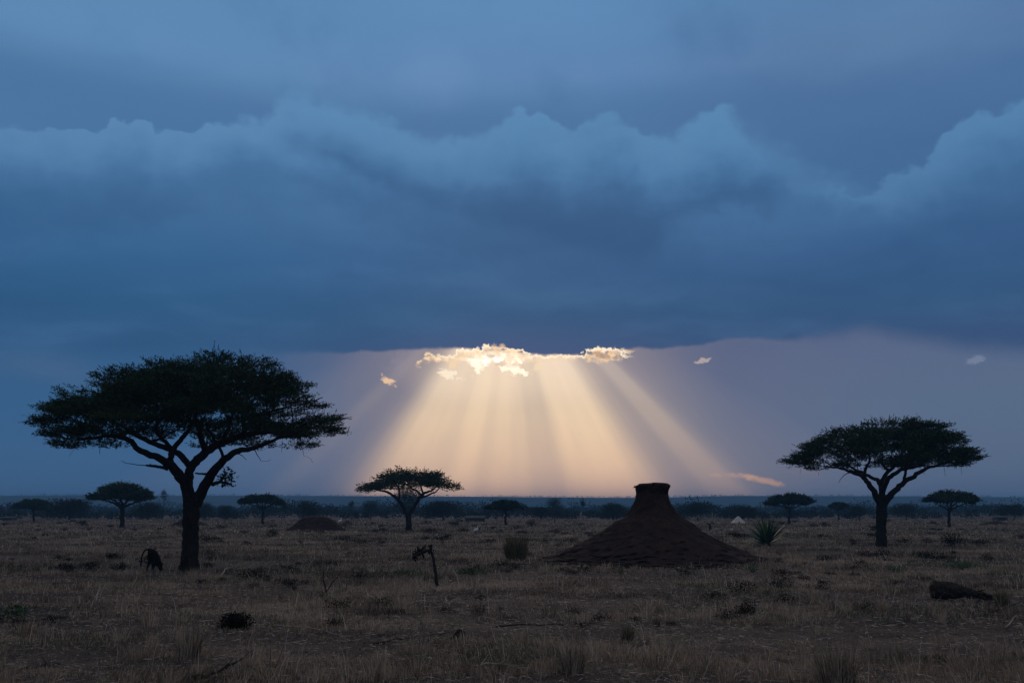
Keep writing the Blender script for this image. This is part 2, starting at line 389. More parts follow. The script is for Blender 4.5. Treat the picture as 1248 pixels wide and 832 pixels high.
def m_bark(n):
    v = objc(n)
    mp = n.n.new('ShaderNodeMapping'); mp.inputs['Scale'].default_value = (9, 9, 2.2); n.put(mp.inputs[0], v); q = X(n, mp.outputs[0])
    f = n.noise(q, 2.2, 6, 0.65, dist=0.6)
    return n.ramp(f, [(0.3, (.016, .012, .011, 1)), (0.55, (.036, .028, .025, 1)), (0.75, (.065, .052, .045, 1))], 0, 1), (f, 0.9, 0.05)
BARK = mat('bark', m_bark, 0.95, 0.1)
LEAF = mat('acacia_leaf', lambda n: (tone_ramp(n, [(0, (.014, .026, .014, 1)), (.5, (.028, .052, .026, 1)), (.85, (.050, .086, .038, 1)), (1, (.06, .052, .024, 1))]), None), 0.8, 0.1)
FLEAF = mat('scrub_leaf', lambda n: (tone_ramp(n, [(0, (.010, .016, .012, 1)), (.5, (.018, .030, .020, 1)), (1, (.034, .050, .028, 1))]), None), 0.9, 0.05)
GREENLEAF = mat('green_leaf', lambda n: (tone_ramp(n, [(0, (.02, .045, .018, 1)), (.6, (.06, .13, .045, 1)), (1, (.14, .22, .08, 1))]), None), 0.6, 0.3)
DARKLEAF = mat('dead_scrub_twigs', lambda n: (tone_ramp(n, [(0, (.008, .007, .006, 1)), (.6, (.022, .018, .014, 1)), (1, (.05, .04, .03, 1))]), None), 0.95, 0.05)
GRASS = mat('dry_grass', lambda n: (tone_ramp(n, [(0, (.050, .039, .032, 1)), (.25, (.18, .135, .095, 1)), (.5, (.39, .30, .215, 1)), (.75, (.56, .44, .32, 1)), (.9, (.09, .105, .06, 1)), (1, (.70, .60, .50, 1))]), None), 0.8, 0.15)
TUSSOCK = mat('tussock_grass', lambda n: (tone_ramp(n, [(0, (.06, .055, .026, 1)), (.5, (.14, .12, .06, 1)), (1, (.36, .29, .17, 1))]), None), 0.85, 0.1)
DEADWOOD = mat('dead_wood', lambda n: ((lambda f: (n.ramp(f, [(.3, (.018, .015, .013, 1)), (.7, (.055, .045, .038, 1))], 0, 1), (f, 0.7, 0.02)))(n.noise(objc(n), 14, 5, 0.6))), 0.95, 0.1)
PALEWOOD = mat('bleached_wood', lambda n: ((lambda f: (n.ramp(f, [(.3, (.22, .17, .13, 1)), (.7, (.42, .35, .28, 1))], 0, 1), (f, 0.5, 0.01)))(n.noise(objc(n), 18, 4, 0.6))), 0.9, 0.1)
def m_ground(n):
    p = posc(n)
    mp = n.n.new('ShaderNodeMapping'); mp.inputs['Scale'].default_value = (0.16, 0.38, 1); n.put(mp.inputs[0], p); q = X(n, mp.outputs[0])
    big = n.noise(q, 1.0, 5, 0.6); mid = n.noise(p, 1.6, 6, 0.7); fine = n.noise(p, 22, 4, 0.7)
    c = n.ramp(big * 0.55 + mid * 0.45, [(.34, (.035, .029, .028, 1)), (.47, (.075, .061, .055, 1)), (.58, (.14, .112, .092, 1)), (.7, (.19, .155, .125, 1))], 0, 1)
    c = n.mix(n.sstep(.52, .68, fine) * 0.55, c, (.26, .21, .155, 1))
    c = n.mix(n.sstep(.46, .34, fine) * 0.6, c, (.032, .026, .023, 1))
    return c, (mid * 0.5 + fine * 0.5, 1.0, 0.10)
GROUND = mat('savanna_soil', m_ground, 0.97, 0.05)
def m_mound(n):
    v = objc(n); a = n.noise(v, 2.2, 6, 0.65); b = n.noise(v, 12, 5, 0.7)
    c = n.ramp(a * 0.6 + b * 0.4, [(.35, (.022, .015, .013, 1)), (.5, (.038, .025, .021, 1)), (.65, (.062, .041, .034, 1))], 0, 1)
    return c, (a * 0.6 + b * 0.4, 0.7, 0.045)
MOUND = mat('termite_clay', m_mound, 0.97, 0.05)
CRUST = mat('dark_crust', lambda n: ((lambda f: (n.ramp(f, [(.3, (.016, .012, .010, 1)), (.7, (.05, .032, .024, 1))], 0, 1), (f, 1.0, 0.06)))(n.noise(objc(n), 9, 5, 0.7))), 0.97, 0.05)
HILL = mat('hill_woodland', lambda n: ((lambda f: (n.ramp(f, [(.35, (.028, .038, .030, 1)), (.65, (.06, .07, .045, 1))], 0, 1), None))(n.noise(posc(n), 0.05, 5, 0.6))), 1.0, 0.0)
FUR = mat('dark_fur', lambda n: (n.ramp(n.noise(objc(n), 40, 3, 0.6), [(.3, (.006, .005, .004, 1)), (.7, (.016, .013, .010, 1))], 0, 1), None), 0.9, 0.1)
WHITE = mat('white_canvas', lambda n: (n.ramp(n.noise(objc(n), 5, 4, 0.6), [(.3, (.45, .42, .38, 1)), (.7, (.68, .62, .55, 1))], 0, 1), None), 0.8, 0.2)
FEATHER = mat('white_feathers', lambda n: (n.ramp(n.noise(objc(n), 30, 3, 0.5), [(.3, (.70, .70, .68, 1)), (.7, (.82, .82, .80, 1))], 0, 1), None), 0.7, 0.2)
ROOF = mat('pale_tin_roof', lambda n: (n.ramp(n.noise(objc(n), 3, 5, 0.6), [(.3, (.06, .065, .06, 1)), (.7, (.14, .14, .13, 1))], 0, 1), None), 1.0, 0.0)
SHED = mat('dark_shed_wall', lambda n: (n.ramp(n.noise(objc(n), 4, 5, 0.6), [(.3, (.05, .045, .04, 1)), (.7, (.10, .085, .07, 1))], 0, 1), None), 0.9, 0.1)

# ------------------------------------------------------------------ ground, hills, haze
def ground():
    n = 620
    u = np.linspace(-1, 1, n); xs = 7 * np.sinh(u * math.asinh(2600 / 7))
    v = np.linspace(-math.asinh(60 / 6), math.asinh(2590 / 6), n); ys = 12 + 6 * np.sinh(v)
    Xg, Yg = np.meshgrid(xs, ys)
    Z = ter(Xg, Yg)
    # shallow wheel-worn bare strips read as slight dips
    V = np.stack([Xg, Yg, Z], -1).reshape(-1, 3)
    i = (np.arange(n - 1)[:, None] * n + np.arange(n - 1)[None, :]).reshape(-1, 1)
    F = np.concatenate([i, i + 1, i + n + 1, i + n], 1)
    mb = MB(); mb.add(V, F)
    tag(mb.build('ground', GROUND, smooth=True), kind='structure')
ground()

def hills():
    Yc = 1450.0
    xs = np.linspace(-2000, 2000, 500)
    crest_px = np.array([-400, 0, 300, 400, 560, 700, 800, 850, 900, 1060, 1248, 1700]); crest_py = np.array([604, 603.5, 603.5, 603.5, 605, 606, 606.5, 605, 604, 604, 605.5, 606])
    px = 624 + xs / Yc * (FPX / math.cos(PITCH)); py = np.interp(px, crest_px, crest_py)
    top = np.array([at(a, b, Yc)[2] for a, b in zip(px, py)]) + (fbm(xs / 140, xs * 0, 5, 4) - .5) * 1.6
    prof = [(1000, -0.5), (1120, .10), (1230, .35), (1330, .66), (1410, .92), (1450, 1.0), (1520, .98), (1800, .9), (2300, .6)]
    V = []
    for y, k in prof:
        w = (fbm(xs / 110 + y, xs * 0 + y / 90, 8, 4) - .5) * 3.0 * (1 if 0 < k < .95 else .1)
        V.append(np.stack([xs, np.full_like(xs, y), np.maximum(top * k + w, -0.6)], -1))
    V = np.array(V); m, n = V.shape[:2]
    i = (np.arange(m - 1)[:, None] * n + np.arange(n - 1)[None, :]).reshape(-1, 1)
    F = np.concatenate([i, i + 1, i + n + 1, i + n], 1)
    mb = MB(); mb.add(V.reshape(-1, 3), F)
    tag(mb.build('hills', HILL, smooth=True), kind='structure')
    # woodland fringe along the crest
    mb = MB(); C = []
    for x in np.arange(-1000, 1000, 2.6):
        if random.random() < 0.35 + 0.5 * (fbm(np.array([x / 60.0]), np.array([3.0]), 2, 3)[0] > 0.5): C.append((x + random.uniform(-1, 1), random.uniform(1430, 1462), random.uniform(1.0, 2.6)))
    for x, y, h in C:
        z = np.interp(x, xs, top) - .2; k = 9
        P = np.stack([x + RNG.normal(0, h * .28, k), y + RNG.normal(0, h * .3, k), z + h * (.45 + .5 * RNG.random(k))], 1)
        leaves(mb, P, RNG.normal(size=(k, 3)), h * .7, h * .5, .3)
    tag(mb.build('ridge_woodland', FLEAF), 'thin fringe of tiny trees along the crest of the blue ridge', 'woodland', kind='stuff')
hills()

def haze():
    me = bpy.data.meshes.new('haze')
    x, y0, y1, z0, z1 = 2650, -80, 2650, -2.0, 32
    V = [(a, b, c) for c in (z0, z1) for b in (y0, y1) for a in (-x, x)]
    F = [(0, 2, 3, 1), (4, 5, 7, 6), (0, 1, 5, 4), (2, 6, 7, 3), (0, 4, 6, 2), (1, 3, 7, 5)]
    me.from_pydata(V, [], F)
    m = bpy.data.materials.new('haze_air'); m.use_nodes = True; t = m.node_tree; t.nodes.clear()
    o = t.nodes.new('ShaderNodeOutputMaterial'); pv = t.nodes.new('ShaderNodeVolumePrincipled')
    pv.inputs['Color'].default_value = (.26, .60, 1.0, 1); pv.inputs['Density'].default_value = 0.0006
    t.links.new(pv.outputs[0], o.inputs['Volume']); me.materials.append(m)
    ob = bpy.data.objects.new('haze', me); COL.objects.link(ob)
    tag(ob, 'pale blue dusk haze hanging over the whole plain', 'haze', kind='stuff')
haze()

# ------------------------------------------------------------------ trees
def grow(mb, pos, rad, targets, seg=5, r0=0.02, sag=0.3, tip=0.006, kr=0.7, n=5):
    """attach each target to the nearest node with an arcing twig; returns twig paths"""
    pos = [np.array(p) for p in pos]; rad = list(rad); out = []
    T = np.array(targets); d0 = np.array([np.min(np.linalg.norm(np.array(pos) - t, axis=1)) for t in T])
    PA = np.zeros((len(pos) + len(T) * seg + 5, 3)); RA = np.zeros(len(PA)); c = len(pos); PA[:c] = pos; RA[:c] = rad
    for k in np.argsort(d0):
        t = T[k]; q = PA[:c]; dv = t - q
        cost = np.linalg.norm(dv, axis=1) + 0.5 * np.maximum(0, q[:, 2] - t[2] + .05) + 0.6 * np.maximum(0, np.linalg.norm(q[:, :2], axis=1) - np.linalg.norm(t[:2])) - RA[:c] * 2.0
        j = int(np.argmin(cost)); p = PA[j]; ln = np.linalg.norm(t - p)
        ctrl = p + (t - p) * np.array([.6, .6, sag]) + RNG.normal(0, .07 * ln, 3)
        s = np.linspace(0, 1, seg + 1)[:, None]
        path = (1 - s) ** 2 * p + 2 * s * (1 - s) * ctrl + s * s * t + RNG.normal(0, .012 * ln, (seg + 1, 3)) * (s > 0)
        ra = min(RA[j] * kr, r0 * (.5 + ln)); rr = np.linspace(ra, max(tip, ra * .35), seg + 1)
        tube(mb, path, rr, n, .5, cap=False)
        PA[c:c + seg] = path[1:]; RA[c:c + seg] = rr[1:]; c += seg; out.append(path)
    return PA[:c], RA[:c], out

def sprays(mb, O, D, ln, k, lw, ll, tonebase):
    """feathery sprays: k leaflets along each short twiglet"""
    n = len(O); D = nrm(D); s = np.linspace(.05, 1, k)
    P = (O[:, None, :] + D[:, None, :] * (ln[:, None] * s[None, :])[:, :, None]).reshape(-1, 3)
    DD = (np.repeat(D, k, 0) * .9 + RNG.normal(0, .55, (n * k, 3)))
    leaves(mb, P, DD, ll * (.6 + .8 * RNG.random(n * k)), lw * (.6 + .8 * RNG.random(n * k)), np.clip(np.repeat(tonebase, k) + RNG.normal(0, .1, n * k), 0, 1))

def acacia(name, base_px, Y, limbs, pads, label, group, fork_r, leaf, nspray, spray_len, sub=5, extra=None, hang=None, labelcat='tree', nleaf=10):
    """limbs: list of (pixel polyline [(px,py,dyDepth,radius_px)...]) ; pads: list of local (x,y,z,rx,rz)"""
    bx, by = at(base_px[0], base_px[1], Y)[:2]
    B = np.array([bx, by, float(ter(bx, by)) - 0.05])
    root = empty(name, tuple(B)); tag(root, label, 'tree', group)
    mt, mc = MB(), MB(); pos, rad = [], []
    for lb in limbs:
        P = []
        for (px, py, dd, r) in lb:
            q = at(px, py, Y + dd); P.append([*(q - B), r * (Y + dd) / FPX])
        P = smooth_path(P, 4)
        P[1:-1, :3] += RNG.normal(0, .012, (len(P) - 2, 3)) * (Y / 30)
        tube(mt, P[:, :3], P[:, 3], 10, .5, rough=.10)
        pos += list(P[:, :3]); rad += list(P[:, 3])
    pads = np.array(pads); main = [i for i in range(len(pos)) if pos[i][2] > 0.25 * pads[:, 2].min()]
    pos = [pos[i] for i in main]; rad = [rad[i] for i in main]
    k = Y / 30
    PA, RA, _ = grow(mt, pos, rad, pads[:, :3] - np.array([0, 0, .08]), 6, .028, .25, .012)
    T = []
    for x, y, z, rx, rz in pads:
        for _ in range(sub):
            a = random.uniform(0, 6.283); q = math.sqrt(random.random()) * rx * .9
            T.append((x + q * math.cos(a), y + q * math.sin(a), z + random.uniform(-.6, .5) * rz))
    PA, RA, tw = grow(mt, PA, RA, T, 4, .014, .45, .004 * k, .6, 4)
    if hang: grow(mt, PA, RA, [at(px, py, Y + dd) - B for px, py, dd in hang], 6, .02, -.2, .006, .5, 4)
    # foliage
    O, D, tb, ln = [], [], [], []
    for x, y, z, rx, rz in pads:
        m = max(4, int(nspray * (rx ** 2)))
        a = RNG.random(m) * 6.283; q = np.sqrt(RNG.random(m)) * rx
        zz = z + rz * (RNG.random(m) * 1.5 - .75) * np.sqrt(np.maximum(.05, 1 - (q / rx) ** 2))
        p = np.stack([x + q * np.cos(a), y + q * np.sin(a), zz], 1); O.append(p)
        out = np.stack([np.cos(a) * q / rx, np.sin(a) * q / rx, np.full(m, .16)], 1)
        rad_out = nrm(np.array([[x, y, 0.0]])) * min(1.0, math.hypot(x, y) / 3)
        D.append(out * .9 + rad_out * .8 + RNG.normal(0, 1, (m, 3)) * np.array([.34, .34, .17]) + np.array([0, 0, .14]))
        tb.append(np.full(m, random.uniform(.2, .8))); ln.append(spray_len * (.5 + RNG.random(m)))
    O, D, tb, ln = map(np.concatenate, (O, D, tb, ln))
    sprays(mc, O, D, ln, nleaf, leaf[0], leaf[1], tb)
    if extra:
        for px, py, dd, r, m in extra:
            c = at(px, py, Y + dd) - B; p = c + RNG.normal(0, r * .45, (m, 3)); leaves(mc, p, RNG.normal(size=(m, 3)), leaf[1] * 1.6, leaf[0] * 2.2, .4)
    mt.build('trunk', BARK, root, smooth=True); mc.build('crown', LEAF, root)
    return root

def shell_pads(base_px, Y, top, bot, depth_r, n, rx, rz, seed, hole=None, keep=0.55, inset=.75):
    """pads scattered through an umbrella crown whose outline (top, bottom) is given in pixels"""
    rs = random.Random(seed); b = at(base_px[0], base_px[1], Y); x0, x1 = top[0][0], top[-1][0]
    cx = (x0 + x1) / 2; hw = (x1 - x0) / 2; out = []; tries = 0
    tx, ty = zip(*top); ux, uy = zip(*bot)
    hwi = hw - rx * inset * FPX / Y
    while len(out) < n and tries < n * 60:
        tries += 1
        u = rs.uniform(-1, 1); px = cx + u * hw; dd = rs.uniform(-1, 1)
        if u * u + dd * dd > .97: continue
        # profile taken along the radius so that the crown is round in plan
        e = math.sqrt(u * u + dd * dd); sgn = 1 if u >= 0 else -1
        pe = cx + sgn * e * hw
        yt, yb = np.interp(pe, tx, ty), np.interp(pe, ux, uy)
        yt2, yb2 = np.interp(px, tx, ty), np.interp(px, ux, uy)
        w = abs(u) / max(e, 1e-3); yt = yt * (1 - w) + yt2 * w; yb = yb * (1 - w) + yb2 * w
        f = rs.random() ** 1.25
        m = rz * FPX / Y
        py = yt + m * .7 + (yb - yt - m * 1.4) * f
        if hole and any(((px - hx) / hr) ** 2 + ((py - hy) / hv) ** 2 < 1 for hx, hy, hr, hv in hole): continue
        q = at(cx + u * hwi, py + rz * .35 * FPX / Y, Y); r = rx * rs.uniform(.7, 1.3) * (1 - .25 * e)
        qx = at(cx + u * hwi, py, Y + dd * depth_r * .85)[0]; p = np.array([qx - b[0], dd * depth_r, q[2] - b[2] + .03])
        if any(np.linalg.norm((p - o[:3]) * np.array([1, 1, 2.2])) < keep * rx for o in out): continue
        out.append(np.array([*p, r, rz * rs.uniform(.7, 1.2)]))
    return out

# big acacia on the left
YL = gp(231, 695)[1]
limbs = [
    [(231, 700, 0, 15), (231, 694, 0, 12.5), (231.5, 680, 0, 10.5), (232, 660, 0, 9.8), (232.5, 640, 0, 9.6), (233.5, 622, 0, 10.2), (233, 606, 0, 9.2)],
    [(233, 612, 0, 9), (230, 600, 0, 7.6), (225, 588, -.1, 6.8), (217, 577, -.3, 6.2), (207, 566, -.5, 5.2), (195, 558, -.8, 4.4), (180, 553, -1.1, 3.8), (168, 547, -1.4, 3.5), (160, 538, -1.6, 3.2), (148, 533, -1.8, 2.8), (135, 531, -2, 2.2), (115, 534, -2.2, 1.6), (92, 536, -2.3, 1.1)],
    [(208, 567, -.4, 3.9), (208, 556, -.3, 3.6), (212, 546, -.1, 3.2), (220, 536, .2, 3.0), (229, 526, .5, 2.5), (236, 512, .9, 2.0)],
    [(231, 568, .1, 3.9), (222, 557, .4, 3.8), (212, 550, .8, 3.5), (198, 544, 1.2, 3.2), (182, 538, 1.7, 2.9), (166, 530, 2.2, 2.4), (150, 519, 2.6, 1.8), (128, 510, 3.0, 1.3)],
    [(212, 550, .8, 2.9), (204, 541, .5, 2.5), (194, 531, 0, 2.3), (189, 522, -.3, 2.0), (197, 508, -.5, 1.7), (206, 492, -.6, 1.3)],
    [(231, 610, 0, 8.0), (229, 597, 0, 6.4), (229.5, 584, .1, 5.6), (233, 570, .2, 5.4), (241, 560, .3, 5.4), (252, 550, .6, 5.2), (268, 541, 1.0, 4.6), (288, 533, 1.5, 4.0), (310, 528, 2.0, 3.2), (335, 526, 2.4, 2.6), (366, 529, 2.7, 1.8)],
    [(250, 551, .5, 3.6), (247, 539, .2, 3.4), (243, 526, -.3, 2.8), (239, 510, -.9, 2.2), (240, 492, -1.4, 1.6)],
    [(268, 541, 1.0, 2.6), (277, 526, .9, 2.2), (282, 508, 1.2, 1.8), (292, 488, 1.5, 1.3)],
    [(290, 533, 1.5, 2.4), (305, 517, 1.2, 2.0), (325, 503, .7, 1.6), (350, 496, .2, 1.1)],
    [(238, 614, 0, 8.4), (245, 600, -.1, 6.8), (255, 582, -.3, 6.0), (266, 567, -.7, 5.0), (278, 556, -1.1, 4.2), (291, 549, -1.5, 3.5), (306, 547, -1.9, 2.8), (322, 541, -2.3, 2.2), (345, 532, -2.8, 1.7), (372, 523, -3.2, 1.2)],
    [(273, 560, -.9, 2.0), (268, 546, -1.0, 1.8), (259, 531, -1.3, 1.6), (250, 515, -1.7, 1.2)],
    [(205, 571, -.4, 2.6), (197, 569, -.5, 1.9), (188, 568, -.6, 1.7), (178, 567, -.7, 1.1)],
    [(184, 568, -.6, 1.3), (183, 565, -.6, .7)],
    [(254, 577, -.2, 1.8), (246, 577, -.1, 1.2), (238, 576.5, 0, .9)],
    [(259, 590, -.2, 2.6), (266, 588, -.3, 1.9), (274, 588, -.4, 1.5), (281, 590, -.5, 1.1), (285, 593, -.5, .7)],
    [(268, 588, -.3, 1.3), (270, 583, -.3, .9), (276, 578, -.3, .6)],
]
topL = [(40, 516), (48, 500), (60, 489), (88, 472), (127, 464), (134, 452), (173, 446), (223, 432), (270, 431), (331, 441), (362, 456), (378, 480), (400, 486), (419, 494), (425, 512)]
botL = [(40, 528), (55, 538), (73, 546), (104, 532), (154, 532), (195, 518), (215, 512), (246, 524), (288, 530), (338, 530), (369, 536), (388, 547), (410, 538), (425, 520)]
padsL = shell_pads((231, 695), YL, topL, botL, 5.0, 230, .62, .21, 3, hole=[(222, 524, 22, 15), (214, 482, 14, 8), (300, 492, 18, 7), (158, 527, 18, 6), (262, 497, 12, 5), (345, 500, 8, 4)], keep=.62)
hangL = [(84, 556, -2), (96, 548, -1.5), (60, 538, -1), (121, 553, -2), (147, 561, -1), (343, 551, -1), (370, 556, -2), (381, 563, -1.5), (318, 562, -1.6), (330, 560, -2), (300, 560, -1)]
acacia('acacia_tree', (231, 695), YL, limbs, padsL, 'largest umbrella acacia on the left with thick trunk and wide flat crown', 'umbrella acacias on the plain', 10, (.028, .095), 260, .30, 5,
       extra=[(277, 582, -.4, .32, 130), (272, 585, -.4, .18, 40)], hang=hangL, nleaf=11)

# second acacia on the right
YR = gp(1074, 667)[1]
limbsR = [
    [(1074, 671, 0, 9), (1074, 665, 0, 7), (1074, 650, 0, 6.2), (1074, 635, 0, 6.2), (1074, 620, 0, 6.4), (1075, 610, 0, 6.2)],
    [(1074, 615, 0, 5.2), (1069, 606, -.1, 4.2), (1063, 596, -.4, 3.4), (1056, 586, -.8, 2.9), (1050, 580, -1.1, 2.3), (1040, 576, -1.5, 1.9), (1025, 571, -1.9, 1.4), (1005, 568, -2.4, .9)],
    [(1056, 586, -.8, 2.2), (1053, 577, -.4, 1.9), (1057, 567, .2, 1.5), (1060, 556, .5, 1.1)],
    [(1075, 610, 0, 4.6), (1075, 598, .2, 3.6), (1072, 588, .5, 2.8), (1066, 583, .9, 2.2), (1055, 578, 1.4, 2.0), (1043, 572, 1.9, 1.6), (1025, 562, 2.5, 1.0)],
    [(1073, 590, .4, 2.6), (1078, 580, .8, 2.4), (1086, 571, 1.2, 2.2), (1094, 562, 1.6, 1.6), (1100, 550, 2, 1.1)],
    [(1076, 598, .1, 3.2), (1081, 587, -.3, 2.8), (1088, 578, -.7, 2.6), (1098, 573, -1.2, 2.2), (1112, 569, -1.7, 1.6), (1128, 566, -2.1, 1.1)],
    [(1082, 574, .9, 1.6), (1076, 566, 1, 1.4), (1070, 560, 1.3, 1)],
    [(1077, 613, 0, 5.0), (1084, 604, .1, 4.0), (1094, 595, .4, 3.3), (1104, 586, .7, 2.9), (1116, 578, 1.0, 2.5), (1130, 571, 1.4, 1.9), (1147, 565, 1.9, 1.3), (1168, 562, 2.4, .8)],
    [(1103, 587, .7, 1.8), (1103, 577, .4, 1.6), (1107, 566, .0, 1.2), (1112, 556, -.3, .9)],
]
topR = [(955, 556), (962, 550), (976, 544), (985, 534), (1003, 530), (1012, 520), (1040, 513), (1066, 506), (1085, 506), (1110, 511), (1136, 513), (1158, 524), (1168, 530), (1176, 540), (1190, 546), (1199, 556)]
botR = [(955, 564), (972, 572), (990, 574), (1012, 565), (1035, 578), (1055, 567), (1080, 562), (1100, 566), (1125, 570), (1150, 562), (1168, 572), (1185, 570), (1199, 560)]
padsR = shell_pads((1074, 667), YR, topR, botR, 4.6, 190, .62, .21, 8, hole=[(1068, 560, 8, 10), (1085, 553, 9, 5), (1012, 560, 10, 4), (1050, 548, 6, 3)], keep=.62)
acacia('acacia_tree', (1074, 667), YR, limbsR, padsR, 'second largest umbrella acacia, right of the big termite mound', 'umbrella acacias on the plain', 7, (.038, .13), 170, .34, 4,
       hang=[(998, 579, -1), (1022, 588, -1), (975, 578, 0), (1128, 578, 1), (1152, 580, 1), (1172, 578, 1.5)], nleaf=9)

def auto_acacia(name, base, topy, lx, rx_, crown_b, trunk_r, label, seed, fork=.42, n=60, shape=None, group='umbrella acacias on the plain', lean=0, dense=1.0, hole=None, limbs=None):
    """smaller umbrella acacia; base pixel, top y, crown left/right x, crown bottom y"""
    Y = gp(*base)[1]; rs = random.Random(seed); bx, by = base; fy = by + (topy - by) * fork; cx = (lx + rx_) / 2
    H = (by - crown_b); fx = bx + lean
    L_ = [[(bx, by + 1, 0, trunk_r * 1.35), (bx, by - 3, 0, trunk_r), (bx + lean * .5, (by + fy) / 2, 0, trunk_r * .9), (fx, fy, 0, trunk_r * .85)]]
    hw = (rx_ - lx) / 2; pm = FPX / Y; m = 5
    for i in range(m):
        u = -0.85 + 1.7 * i / (m - 1) + rs.uniform(-.08, .08); ex = cx + u * hw * .75; dd = rs.uniform(-.5, .5) * hw / pm * (1.3 - abs(u))
        ey = crown_b - (1 - abs(u)) * (crown_b - topy) * .35
        L_.append([(fx, fy + 1.0, 0, trunk_r * .6), (fx + (ex - fx) * .35, fy + (ey - fy) * .45, dd * .3, trunk_r * .45), (fx + (ex - fx) * .7, fy + (ey - fy) * .8, dd * .7, trunk_r * .3), (ex, ey, dd, trunk_r * .16)])
    L_ = limbs or L_
    e = topy; d = crown_b - topy
    top = shape or [(lx, e + d * .72), (lx + hw * .15, e + d * .42), (lx + hw * .45, e + d * .14), (cx - hw * .2, e + d * .02), (cx + hw * .2, e), (rx_ - hw * .45, e + d * .13), (rx_ - hw * .14, e + d * .45), (rx_, e + d * .75)]
    bot = [(lx, e + d * .85), (lx + hw * .2, e + d * 1.0), (lx + hw * .6, e + d * .86), (cx, e + d * .74), (rx_ - hw * .6, e + d * .84), (rx_ - hw * .2, e + d * 1.02), (rx_, e + d * .88)]
    prx = hw / pm * .21; prz = prx * .42
    pads = shell_pads(base, Y, top, bot, hw / pm * .95, n, prx, prz, seed, keep=.5, hole=hole, inset=.45)
    s = Y / 1109
    return acacia(name, base, Y, L_, pads, label, group, 3, (s * 1.0, s * 2.6), 62 * dense / prx ** 2 / 1.3, prx * .55, 2, nleaf=6)

auto_acacia('acacia_tree', (498, 647), 570, 441, 556, 598, 4.2, 'umbrella acacia with forked bare limbs in front of the orange light shafts', 21, .34, 85,
            shape=[(441, 594), (452, 589), (463, 583), (468, 576), (484, 571), (500, 570), (525, 571), (535, 577), (549, 583), (556, 595)], hole=[(498, 586, 11, 4), (478, 590, 6, 3), (521, 593, 10, 4), (487, 578, 5, 2), (506, 596, 12, 5)], dense=.85, limbs=[
    [(498, 649, 0, 4.6), (498, 643, 0, 3.7), (497.5, 633, 0, 3.4), (497, 624, 0, 3.5)],
    [(496.5, 627, 0, 2.8), (491, 618, 0, 2.1), (485, 608, -.3, 1.8), (475, 601, -.7, 1.4), (463, 597, -1.2, 1.0), (450, 595, -1.6, .6)],
    [(486, 610, -.3, 1.4), (487, 600, 0, 1.2), (484, 592, .5, .9), (480, 584, .9, .5)],
    [(498, 628, 0, 2.8), (504, 618, 0, 2.3), (510, 608, .3, 2.0), (516, 602, .6, 1.7), (525, 598, .9, 1.2), (533, 592, 1.2, .8), (541, 588, 1.5, .5)],
    [(511, 607, .3, 1.3), (521, 603, -.4, 1.1), (531, 599, -1.0, .8), (536, 593, -1.4, .5)],
    [(514, 604, .5, 1.3), (507, 598, .9, 1.1), (500, 593, 1.3, .9), (493, 588, 1.6, .6)],
    [(516, 602, .6, 1.2), (513, 593, .1, 1.0), (514, 584, -.4, .6)]])
auto_acacia('acacia_tree', (149, 643), 587, 110, 185, 611, 3.0, 'mid distance umbrella acacia to the left of the largest tree', 22, .45, 70, dense=1.3,
            shape=[(110, 604), (118, 597), (128, 592), (142, 589), (152, 587), (165, 590), (178, 594), (185, 605)])
auto_acacia('acacia_tree', (320, 639), 601.5, 293, 344, 615, 1.7, 'flat topped acacia between the largest tree and the low grey mound', 23, .5, 45, dense=1.3)
auto_acacia('acacia_tree', (962, 639), 601, 935, 991, 616, 1.8, 'flat topped acacia standing just behind the spiky green rosette plant', 24, .5, 50, dense=1.4)
auto_acacia('acacia_tree', (1157, 643), 597.5, 1128, 1192, 614, 2.0, 'flat topped acacia to the right of the second largest tree', 25, .48, 55, dense=1.3)
auto_acacia('acacia_tree', (616, 640), 609.5, 594, 637, 621, 1.5, 'low dark umbrella acacia in the bush line under the light shafts', 26, .6, 40, dense=1.4)
auto_acacia('acacia_tree', (41, 636), 609, 18, 63, 620, 1.4, 'low dome crowned acacia near the left edge of the bush line', 27, .6, 40, dense=1.4)
auto_acacia('acacia_tree', (1022, 634), 612, 1010, 1034, 620, 1.0, 'tiny flat topped acacia left of the second largest trunk', 28, .6, 22, dense=1.4)

